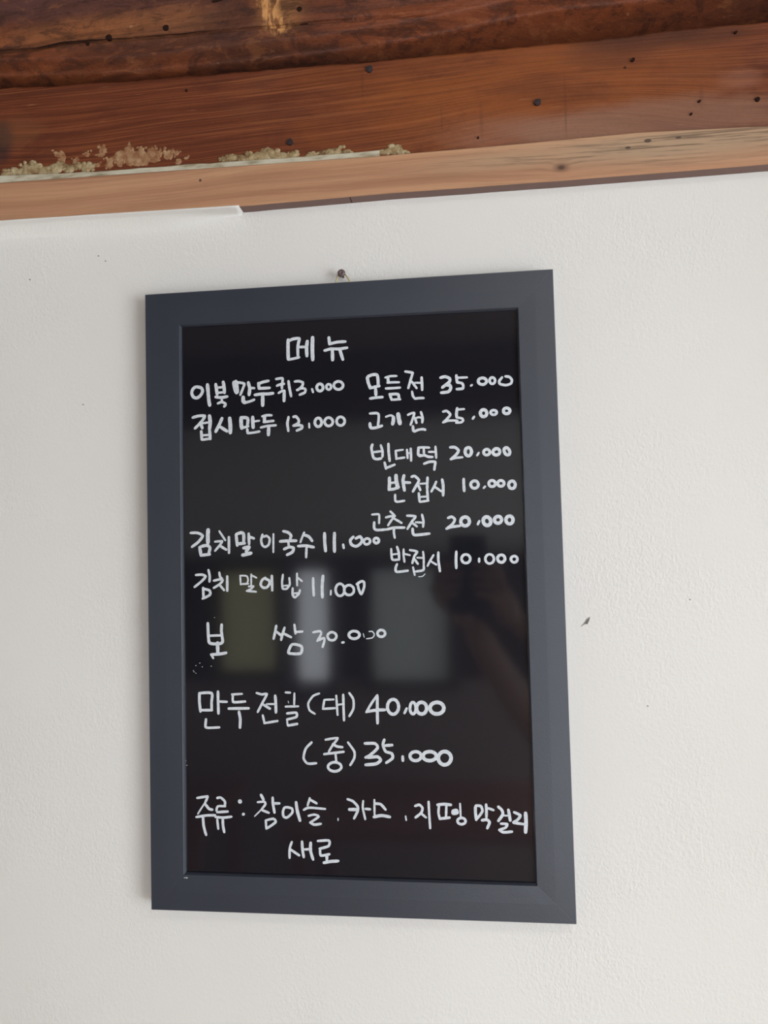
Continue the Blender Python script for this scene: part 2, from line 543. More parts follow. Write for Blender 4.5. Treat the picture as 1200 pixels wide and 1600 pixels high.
def opening(k, kind, x0, x1, z0, z1, pane):
    e = bpy.data.objects.new('%s_%d' % (kind, k), None)
    COL.objects.link(e)
    e.location = ((x0 + x1) / 2, YB, z0)
    e['kind'] = 'structure'
    t = 0.045
    for lo, hi in (((x0 - t, YB, z0 - t), (x0, YB + 0.07, z1)), ((x1, YB, z0 - t), (x1 + t, YB + 0.07, z1)),
                   ((x0, YB, z0 - t), (x1, YB + 0.07, z0))):
        box('frame_bar', lo, hi, M['wood'], e, 0.004)
    box('pane', (x0, YB, z0), (x1, YB + 0.02, z1), pane, e)
    return e


zt = ZP0 - 0.075
opening(2, 'window', R2[0][0], R2[1][0], R2[1][1] + Z0, zt, M['cloth'])
opening(3, 'window', R2[2][0], R2[3][0], R2[3][1] + Z0, zt, M['pane_bright'])
opening(4, 'window', R2[4][0], R2[5][0], R2[5][1] + Z0, zt, M['pane_dim'])
opening(1, 'fill_door', 0.73, 1.32, 0.20, zt, M['pane_bright'])  # unseen doorway added with a glowing pane to go with the far fill
# dark panelled dado and posts between the windows
pa = thing('wall_panelling', 'dark wooden panelling below and between the far windows', 'panelling', (0, YB, 0))
zlow = R2[1][1] + Z0 - 0.05
box('dado_panel', (XL, YB, 0), (0.68, YB + 0.03, zlow), M['dado'], pa)
box('dado_panel', (1.37, YB, 0), (XR, YB + 0.03, zlow), M['dado'], pa)
xsb = [XL, R2[0][0] - 0.045, R2[1][0] + 0.045, R2[2][0] - 0.045, R2[3][0] + 0.045, R2[4][0] - 0.045, R2[5][0] + 0.045, 0.68]
for i in range(0, len(xsb), 2):
    if xsb[i + 1] - xsb[i] > 0.01:
        box('panel_board', (xsb[i], YB, zlow), (xsb[i + 1], YB + 0.03, zt), M['wood'], pa)

# two low tables with a cup dispenser, dimly mirrored low in the panel
def table(x, y, w, d, label):
    t = thing('dining_table', label, 'table', (x, y, 0))
    bm_ob('table_top', box_bm((x - w / 2, y - d / 2, 0.70), (x + w / 2, y + d / 2, 0.735), 0.006, 2), M['table'], t)
    for sx in (-1, 1):
        for sy in (-1, 1):
            cx, cy = x + sx * (w / 2 - 0.06), y + sy * (d / 2 - 0.06)
            box('leg', (cx - 0.025, cy - 0.025, 0), (cx + 0.025, cy + 0.025, 0.70), M['table'], t, 0.003)
    box('apron', (x - w / 2 + 0.07, y - d / 2 + 0.05, 0.62), (x + w / 2 - 0.07, y - d / 2 + 0.07, 0.70), M['table'], t)


table(0.15, -2.35, 1.1, 0.65, 'reddish wooden dining table near the frosted far window')
table(-1.15, -2.35, 0.9, 0.65, 'reddish wooden dining table in front of the olive curtained window')

lamp = thing('ceiling_lamp', 'long white ceiling lamp above the middle of the room', 'lamp', (0.9, -1.35, 2.68))
box('housing', (0.42, -1.50, 2.675), (1.38, -1.20, 2.72), M['white'], lamp, 0.006)
box('diffuser', (0.45, -1.47, 2.668), (1.35, -1.23, 2.675), M['diffuser'], lamp)

# ------------------------------------------------------------------ timbers over the wall
JOINT = [(-0.2080, 0.2598), (-0.1763, 0.2605), (-0.0982, 0.2574), (-0.0217, 0.2544), (0.0533, 0.2536), (0.1267, 0.2521), (0.1986, 0.2500), (0.2691, 0.2493), (0.3383, 0.2486), (0.4061, 0.2493), (0.4727, 0.2493), (0.5250, 0.2500), (0.5702, 0.2507), (0.6649, 0.2500), (0.7020, 0.2500)]
TRIM_TOP = [(-0.1725, 0.1421), (0.0541, 0.1388), (0.2637, 0.1360), (0.4023, 0.1364), (0.5324, 0.1378), (0.6575, 0.1332)]
TRIM_BOT = [(-0.1725, 0.0969), (-0.0578, 0.0955), (0.1078, 0.0929), (0.2661, 0.0945), (0.4665, 0.0935), (0.6557, 0.0937)]
STRIP_TOP = [(-0.1751, 0.1525), (-0.0595, 0.1473), (0.0526, 0.1467), (0.1613, 0.1447), (0.2613, 0.1439)]
CRACK = [(-0.2038, 0.2898), (-0.1723, 0.2904), (-0.1255, 0.2879), (-0.0946, 0.2899), (-0.0564, 0.2897), (-0.0185, 0.2880), (0.0560, 0.2861), (0.1290, 0.2836), (0.1863, 0.2833), (0.2428, 0.2822)]
BX0, BX1 = -1.9, 2.4
BACK = 0.10        # the timbers run this far back over the wall
XS_FINE = np.concatenate([np.linspace(BX0, -0.36, 30), np.linspace(-0.35, 0.85, 460), np.linspace(0.87, BX1, 30)])


def grid_front(name, xs, ss, fn, mat, parent, back=True):
    v, f = [], []
    nx, ns = len(xs), len(ss)
    for s in ss:
        for x in xs:
            v.append(fn(x, s))
    for j in range(ns - 1):
        for i in range(nx - 1):
            a = j * nx + i
            f.append((a, a + 1, a + 1 + nx, a + nx))
    if back:                                       # close the solid towards the wall
        b = len(v)
        for j in (0, ns - 1):
            for i in (0, nx - 1):
                p = v[j * nx + i]
                v.append(Vector((p[0], BACK, p[2])))
        lo = [i for i in range(nx)]
        hi = [(ns - 1) * nx + i for i in range(nx)]
        f.append(tuple(reversed(lo)) + (b, b + 1))
        f.append(tuple(hi) + (b + 3, b + 2))
        f.append(tuple(j * nx for j in range(ns)) + (b + 2, b))
        f.append(tuple(j * nx + nx - 1 for j in reversed(range(ns))) + (b + 1, b + 3))
        f.append((b, b + 2, b + 3, b + 1))
    return mesh_ob(name, v, f, mat, parent, smooth=True)


beam = thing('timber_beam', 'smooth red-brown squared beam with fine grain resting along the wall moulding', 'beam', (0.25, 0, Z0 + 0.2))
xs = XS_FINE


def lower_face(x, s):
    y0 = interp(TRIM_TOP, x) - 0.012
    y1 = interp(JOINT, x) + 0.0016 * nz(x * 22, 3.1) + 0.0008 * nz(x * 90, 1.7)
    y = y0 + (y1 - y0) * s
    z = -0.0105 + 0.0012 * nz(x * 3, y * 14) + 0.00025 * nz(x * 6, y * 260) + 0.0003 * nz(x * 40, y * 60)
    edge = (y1 - y)
    if edge < 0.007:                               # softened upper arris
        z -= 0.010 * (1 - edge / 0.007) ** 2
    return W(x, y, z)


grid_front('beam_body', xs, np.concatenate([np.linspace(0, 0.93, 60), np.linspace(0.94, 1, 9)]), lower_face, M['lower'], beam)

log = thing('round_log', 'weathered dark round log with long cracks above the squared beam', 'beam', (0.25, 0, Z0 + 0.32))


def upper_face(x, s):
    """s = height above the joint in metres"""
    yj = interp(JOINT, x) - 0.004
    y = yj + s
    rec = 0.010 + 0.004 * nz(x * 5, 0.3) + 0.022 * sstep(0.14, 0.5, x)
    rec -= 0.006 * math.exp(-((x - 0.05) / 0.12) ** 2)
    t = max(0.0, (s - 0.004) / max(rec, 0.003))
    if t < 1:                                       # deep shadow gap under the log
        TQ = 0.55 * sstep(0.14, 0.4, x)
        z = -0.075 + 0.063 * max(0.0, (t - TQ) / (1 - TQ)) 
    else:
        q = s - 0.004 - rec
        z = -0.012 + 0.016 * sstep(0, 0.010, q) + 0.010 * sstep(0.0, 0.10, q)
    R = 0.17
    top = max(0.0, s - 0.12)
    z -= min(R - math.sqrt(max(R * R - top * top, 1e-6)), 0.06)
    z += 0.003 * nz(x * 4, y * 16) + 0.0012 * nz(x * 14, y * 60) + 0.0004 * nz(x * 60, y * 160)
    if x < 0.34:
        yc = interp(CRACK, x) + 0.0008 * nz(x * 40, 9)
        g = abs(y - yc)
        wdt = 0.0016 + 0.0006 * nz(x * 30, 2)
        fade = sstep(0.34, 0.27, x)
        if g < wdt * 2:
            z -= 0.005 * (1 - g / (wdt * 2)) * fade
        z += 0.002 * fade * (sstep(-0.003, 0.0, yc - y) if y < yc else 0)
    return W(x, y, max(z, -0.075))


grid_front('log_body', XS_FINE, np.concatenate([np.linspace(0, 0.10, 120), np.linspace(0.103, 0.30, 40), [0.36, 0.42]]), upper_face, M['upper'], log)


def dark_line(name, poly_fn, x0, x1, zf, w, parent, seed, n=260):
    """a thin open crack: a narrow dark sliver following the wood"""
    v, f = [], []
    for i in range(n + 1):
        x = x0 + (x1 - x0) * i / n
        y = poly_fn(x)
        ww = w * max(0.12, 0.6 + 1.3 * nz(x * 16, seed) + 0.5 * nz(x * 60, seed)) * min(1, 8 * i / n, 8 * (n - i) / n + 0.1)
        z = zf(x, y)
        v += [W(x, y - ww, z), W(x, y + ww, z)]
    for i in range(n):
        f.append((2 * i, 2 * i + 2, 2 * i + 3, 2 * i + 1))
    return mesh_ob(name, v, f, M['hole'], parent)


def log_z(x, y):
    s = y - (interp(JOINT, x) - 0.004)
    return -(upper_face(x, s).y) - WALL + 0.0004


dark_line('crack', lambda x: interp(CRACK, x) + 0.0008 * nz(x * 40, 9), BX0, 0.24, lambda x, y: max(log_z(x, y), log_z(x, y + 0.003), log_z(x, y - 0.003)), 0.0009, log, 3.3)


def disc(name, c, r, mat, parent, z, h=0.0004, seed=0, sq=1.0, dome=False, ang=0.0):
    """small irregular spot or head lying on the surface"""
    rnd = random.Random(seed)
    n = 14
    v = [W(c[0], c[1], z + h)]
    for k in range(n):
        a = 2 * math.pi * k / n
        rr = r * (1 + 0.18 * (rnd.random() - 0.5))
        ex, ey = rr * math.cos(a), rr * sq * math.sin(a)
        v.append(W(c[0] + ex * math.cos(ang) - ey * math.sin(ang), c[1] + ex * math.sin(ang) + ey * math.cos(ang), z + (h * 0.6 if dome else h)))
    for k in range(n):
        p = v[1 + k]
        v.append(Vector((p.x, p.y + h + 0.003, p.z)))
    f = [(0, 1 + k, 1 + (k + 1) % n) for k in range(n)] + [(1 + k, 1 + n + k, 1 + n + (k + 1) % n, 1 + (k + 1) % n) for k in range(n)]
    return mesh_ob(name, v, f, mat, parent)


for i, (c, r, q) in enumerate(zip([(0.2529, 0.2353), (0.1636, 0.1622), (0.4306, 0.1815), (0.5294, 0.2179), (0.5939, 0.1674), (0.6507, 0.1640), (0.0467, 0.2316), (0.3674, 0.1491), (0.6327, 0.2365), (0.5851, 0.1547)],
                               (.0036, .0034, .0036, .0022, .0018, .0022, .0011, .0012, .0016, .0014), (1, 1, .9, .7, .6, 1, 1, .8, .7, .8))):
    disc('nail_head' if i < 3 else 'nail_hole', c, r, M['rust'] if i < 3 else M['hole'], beam, -0.0085, 0.0012 if i < 3 else 0.0002, i, q, i < 3, 0.5)
for i, (c, r, q) in enumerate(zip([(-0.0367, 0.2918), (0.0304, 0.2943), (-0.0608, 0.2855), (0.0915, 0.3153), (0.1809, 0.2976), (0.1841, 0.2829), (0.5353, 0.2447)], (.0034, .0034, .0022, .0075, .0028, .005, .003), (.9, .9, .7, .18, .9, .3, .4))):
    # each hole sits on the log where its face really is
    s = c[1] - (interp(JOINT, c[0]) - 0.004)
    zf = -(upper_face(c[0], s).y) - WALL
    disc('nail_hole', c, r, M['hole'], log, zf + 0.0006, 0.0002, 20 + i, q, False, 0.1)

# crusts of dried foam and putty along the foot of the squared beam
rnd = random.Random(11)


def crust_bm(spots, zbase, thick):
    bm = bmesh.new()
    for (cx, cy), rx, ry in spots:
        n = 18
        ph = rnd.random() * 9
        rings = []
        for j, (k, h) in enumerate(((1.0, 0.0), (0.85, 0.55), (0.55, 0.9))):
            ring = []
            for i in range(n):
                a = 2 * math.pi * i / n
                rr = k * (1 + 0.34 * nz(math.cos(a) * 2.2 + ph, math.sin(a) * 2.2, ph) + 0.16 * nz(math.cos(a) * 7 + ph, math.sin(a) * 7, 4))
                ring.append(bm.verts.new(W(cx + rx * rr * math.cos(a), cy + ry * rr * math.sin(a), zbase + thick * h * (1 + 0.5 * nz(a * 2, ph)))))
            rings.append(ring)
        top = bm.verts.new(W(cx, cy, zbase + thick))
        for a_, b_ in zip(rings, rings[1:]):
            for i in range(n):
                bm.faces.new((a_[i], a_[(i + 1) % n], b_[(i + 1) % n], b_[i]))
        for i in range(n):
            bm.faces.new((rings[-1][i], rings[-1][(i + 1) % n], top))
    return bm


spots = []
foam_px = [(-0.1695, 0.1540), (-0.1585, 0.1546), (-0.1429, 0.1577), (-0.1328, 0.1584), (-0.1228, 0.1546), (-0.1104, 0.1558), (-0.1012, 0.1580), (-0.0920, 0.1542), (-0.0813, 0.1563), (-0.0721, 0.1533), (-0.0660, 0.1550), (0.0904, 0.1498), (0.0992, 0.1512), (0.1093, 0.1489), (0.1180, 0.1489), (0.1282, 0.1502), (0.1368, 0.1509), (0.1468, 0.1478), (0.1561, 0.1456), (0.1669, 0.1476), (0.1882, 0.1464), (0.2002, 0.1468), (0.2137, 0.1471), (0.2249, 0.1468), (0.2695, 0.1430), (0.2792, 0.1435), (0.2860, 0.1408)]
foam_r = (.009, .008, .009, .010, .009, .009, .007, .008, .006, .007, .005, .006, .007, .007, .008, .010, .010, .008, .006, .007, .006, .007, .008, .006, .007, .008, .006)
for (x, y), r in zip(foam_px, foam_r):
    spots.append(((x, y), r, r * rnd.uniform(0.5, 0.9)))
def scatter(sp, k, spread, size):
    out = []
    for (cx, cy), rx, ry in sp:
        out.append(((cx, cy), rx, ry))
        for _ in range(k):
            q = rnd.uniform(*size)
            out.append(((cx + rnd.uniform(-1, 1) * rx * spread, cy + rnd.uniform(-0.5, 1.0) * ry * spread), rx * q, ry * q))
    return out


spots = scatter(spots, 5, 1.1, (0.25, 0.6))
o = bm_ob('foam_crust', crust_bm(spots, -0.0110, 0.0022), M['foam'], beam, smooth=True)
o['kind'] = 'stuff'
smear_px = [(-0.0311, 0.1638), (-0.0220, 0.1689), (-0.0183, 0.1576), (-0.0108, 0.1562), (-0.0130, 0.1623), (-0.0026, 0.1570), (0.0079, 0.1568), (-0.0326, 0.1573), (-0.0447, 0.1554), (-0.0584, 0.1558), (-0.0522, 0.1723), (-0.0545, 0.1673), (-0.1042, 0.1723), (-0.1004, 0.1675), (-0.0712, 0.1695), (0.0050, 0.1651), (0.0117, 0.1609), (0.0243, 0.1605), (0.0340, 0.1612), (0.0361, 0.1515), (0.0450, 0.1551), (-0.0843, 0.1632), (-0.0069, 0.1691)]
smear_r = (.010, .006, .008, .009, .008, .008, .007, .006, .005, .005, .006, .005, .007, .006, .004, .007, .008, .006, .005, .004, .003, .005, .004)
spots = [((x, y), r * rnd.uniform(0.6, 1.0), r * rnd.uniform(0.45, 1.1)) for (x, y), r in zip(smear_px, smear_r)]
spots = scatter(spots, 6, 1.5, (0.15, 0.5))
o = bm_ob('putty_smear', crust_bm(spots, -0.0103, 0.0005), M['smear'], beam, smooth=True)
o['kind'] = 'stuff'


# pale plaster edge showing between beam and moulding on the left
def ribbon(name, top, bot, x0, x1, z, zb, mat, parent, n=160, jag=0.0):
    v, f = [], []
    for i in range(n + 1):
        x = x0 + (x1 - x0) * i / n
        yt, yb = interp(top, x) + jag * nz(x * 60, 4) + jag * 0.6 * nz(x * 200, 5), interp(bot, x) - 0.004
        for (y, zz) in ((yb, zb), (yb, z), (yt - 0.001, z), (yt, z - 0.001), (yt, zb)):
            v.append(W(x, y, zz))
    for i in range(n):
        for k in range(4):
            a = i * 5 + k
            f.append((a, a + 5, a + 6, a + 1))
    f.append((0, 1, 2, 3, 4))
    f.append(tuple(reversed([n * 5 + k for k in range(5)])))
    return mesh_ob(name, v, f, mat, parent)


strip = ribbon('plaster_strip', STRIP_TOP, TRIM_TOP, BX0, [(0.2619, 0.1403)][0][0], -0.0075, -0.0200, M['strip'], None, jag=0.0011)
tag(strip, 'thin pale plaster strip between the squared beam and the brown moulding', 'strip')


# brown moulding: a long board with a real underside
def moulding():
    v, f = [], []
    n = 200
    prof_n = 7
    for i in range(n + 1):
        x = BX0 + (BX1 - BX0) * i / n
        yt, yb = interp(TRIM_TOP, x), interp(TRIM_BOT, x) + 0.0003 * nz(x * 30, 8)
        for (y, zz) in ((yb, -0.0203), (yb, -0.0052), (yb + 0.0008, -0.0040), ((yt + yb) / 2, -0.0036), (yt - 0.0010, -0.0040), (yt, -0.0050), (yt, -0.0203)):
            v.append(W(x, y, zz))
    for i in range(n):
        for k in range(prof_n - 1):
            a = i * prof_n + k
            f.append((a, a + prof_n, a + prof_n + 1, a + 1))
    f.append(tuple(range(prof_n)))
    f.append(tuple(reversed([n * prof_n + k for k in range(prof_n)])))
    o = mesh_ob('trim_1', v, f, M['trim'])
    o.data.materials.append(M['under'])
    for k, p in enumerate(o.data.polygons):
        if k < n * (prof_n - 1) and k % (prof_n - 1) == 0:
            p.material_index = 1
    return struct(o)


trim = moulding()
# joint in the underside batten, and a splinter
(jx, jy), (sx_, sy_) = [(0.2290, 0.0900), (0.3366, 0.0871)]
box('batten_joint', W(jx - 0.0004, interp(TRIM_BOT, jx) - 0.0002, -0.0056), W(jx + 0.0004, interp(TRIM_BOT, jx) + 0.0006, -0.0200), M['hole'], trim)


# wallpaper lapped over the moulding's underside on the left, ending in a small step
def paper_lap():
    v, f = [], []
    xe = [(0.1067, 0.0891)][0][0]
    n, prof = 110, []
    for i in range(n + 1):
        x = -0.7 + (xe + 0.7) * i / n
        yb = interp(TRIM_BOT, x)
        wv = 0.0006 * nz(x * 25, 6)
        k = sstep(xe + 0.004, xe - 0.09, x)             # the fold flattens out towards its cut end
        d = 0.0105 * k
        pts = [(yb - 0.0028 - d * 1.7, -0.0203), (yb - 0.0026 - d * 1.2 + wv, -0.0203 + 0.0005 * k), (yb - 0.0022 - d * 0.75 + wv, -0.0203 + 0.0020 * k), (yb - 0.0018 - d * 0.4, -0.0203 + 0.0050 * k),
               (yb - 0.0012 - d * 0.15, -0.0180 + 0.0060 * k), (yb - 0.0010, -0.0100), (yb - 0.0009, -0.0036), (yb - 0.0002, -0.0028), (yb + 0.0006 + wv * 0.4, -0.0030), (yb + 0.0008, -0.0042), (yb - 0.0001, -0.0202)]
        prof = pts
        for (y, zz) in pts:
            v.append(W(x, y, zz))
    m = len(prof)
    for i in range(n):
        for k in range(m - 1):
            a = i * m + k
            f.append((a, a + m, a + m + 1, a + 1))
    f.append(tuple(range(m)))
    f.append(tuple(reversed([n * m + k for k in range(m)])))
    return mesh_ob('paper_lap', v, f, M['paper'], wall)


lap = paper_lap()
for p in lap.data.polygons:
    p.use_smooth = len(p.vertices) == 4

# small marks on the wallpaper
(mx, my), = [(0.4649, -0.3633)]
v = [W(mx - 0.0085, my - 0.0065, -0.0198), W(mx - 0.003, my - 0.0030, -0.0196), W(mx - 0.001, my - 0.0035, -0.0194), W(mx + 0.0008, my + 0.0000, -0.0196), W(mx + 0.0022, my + 0.0042, -0.0198), W(mx - 0.0012, my + 0.0012, -0.0194), W(mx - 0.0035, my - 0.0022, -0.0196)]
mesh_ob('scuff_mark', v, [(0, 1, 6), (1, 2, 3, 4, 5, 6)], M['mark'], wall)
for i, c in enumerate([(-0.1465, 0.0339), (-0.0635, 0.0557), (-0.0551, 0.0492), (-0.0830, -0.1134), (0.5666, -0.3432), (0.5209, -0.4501)]):
    disc('speck', c, 0.0009, M['mark'], wall, -0.0202, 0.0003, 40 + i, 0.6)

# ------------------------------------------------------------------ the menu board
OUT = [(-0.0001, 0.0007), (0.4395, -0.0005), (0.4404, -0.6603), (0.0002, -0.6597)]
INN = [(0.0405, -0.0371), (0.4013, -0.0400), (0.4016, -0.6223), (0.0382, -0.6205)]
board = thing('menu_board', 'framed glossy black menu board with white handwritten Korean prices hanging on the wall', 'menu board', W(0.22, -0.66, -0.02))


def lerp(a, b, t):
    return (a[0] + (b[0] - a[0]) * t, a[1] + (b[1] - a[1]) * t)


# frame profile: fraction from outer (0) to inner (1) edge, z
PROF = [(0.0, -0.0200), (0.0, -0.0010), (0.02, 0.0), (0.50, 0.0003), (0.955, 0.0), (0.965, -0.0004), (0.985, -0.0016), (1.0, -0.0024), (1.0, -0.0085), (0.6, -0.0105), (0.6, -0.0195)]
for k, nm in enumerate(('frame_rail', 'frame_stile', 'frame_rail', 'frame_stile')):
    a, b = k, (k + 1) % 4
    v, f = [], []
    segs = 24
    g = 0.00003
    dx, dy = OUT[b][0] - OUT[a][0], OUT[b][1] - OUT[a][1]
    ln = math.hypot(dx, dy)
    for i in range(segs + 1):
        t = i / segs
        for (q, z) in PROF:
            p0, p1 = lerp(OUT[a], INN[a], q), lerp(OUT[b], INN[b], q)
            x, y = lerp(p0, p1, t)
            sh = g if i == 0 else (-g if i == segs else 0)
            zz = z - (0.00012 if i in (0, segs) and z > -0.002 else 0)
            v.append(W(x + dx / ln * sh, y + dy / ln * sh, zz))
    m = len(PROF)
    for i in range(segs):
        for j in range(m):
            p, q = i * m + j, i * m + (j + 1) % m
            f.append((p, q, q + m, p + m))
    f.append(tuple(reversed(range(m))))
    f.append(tuple(segs * m + j for j in range(m)))
    o = mesh_ob(nm, v, f, M['frame'], board)
    bm = bmesh.new()
    bm.from_mesh(o.data)
    bmesh.ops.recalc_face_normals(bm, faces=bm.faces)
    bm.to_mesh(o.data)
    bm.free()
GX0, GX1, GY0, GY1 = 0.034, 0.406, -0.628, -0.034
bbox('black_panel', GX0, GX1, GY0, GY1, -0.0078, -0.0045, M['gloss'], board)
bbox('back_board', 0.028, 0.412, -0.633, -0.028, -0.0192, -0.0106, M['back'], board)

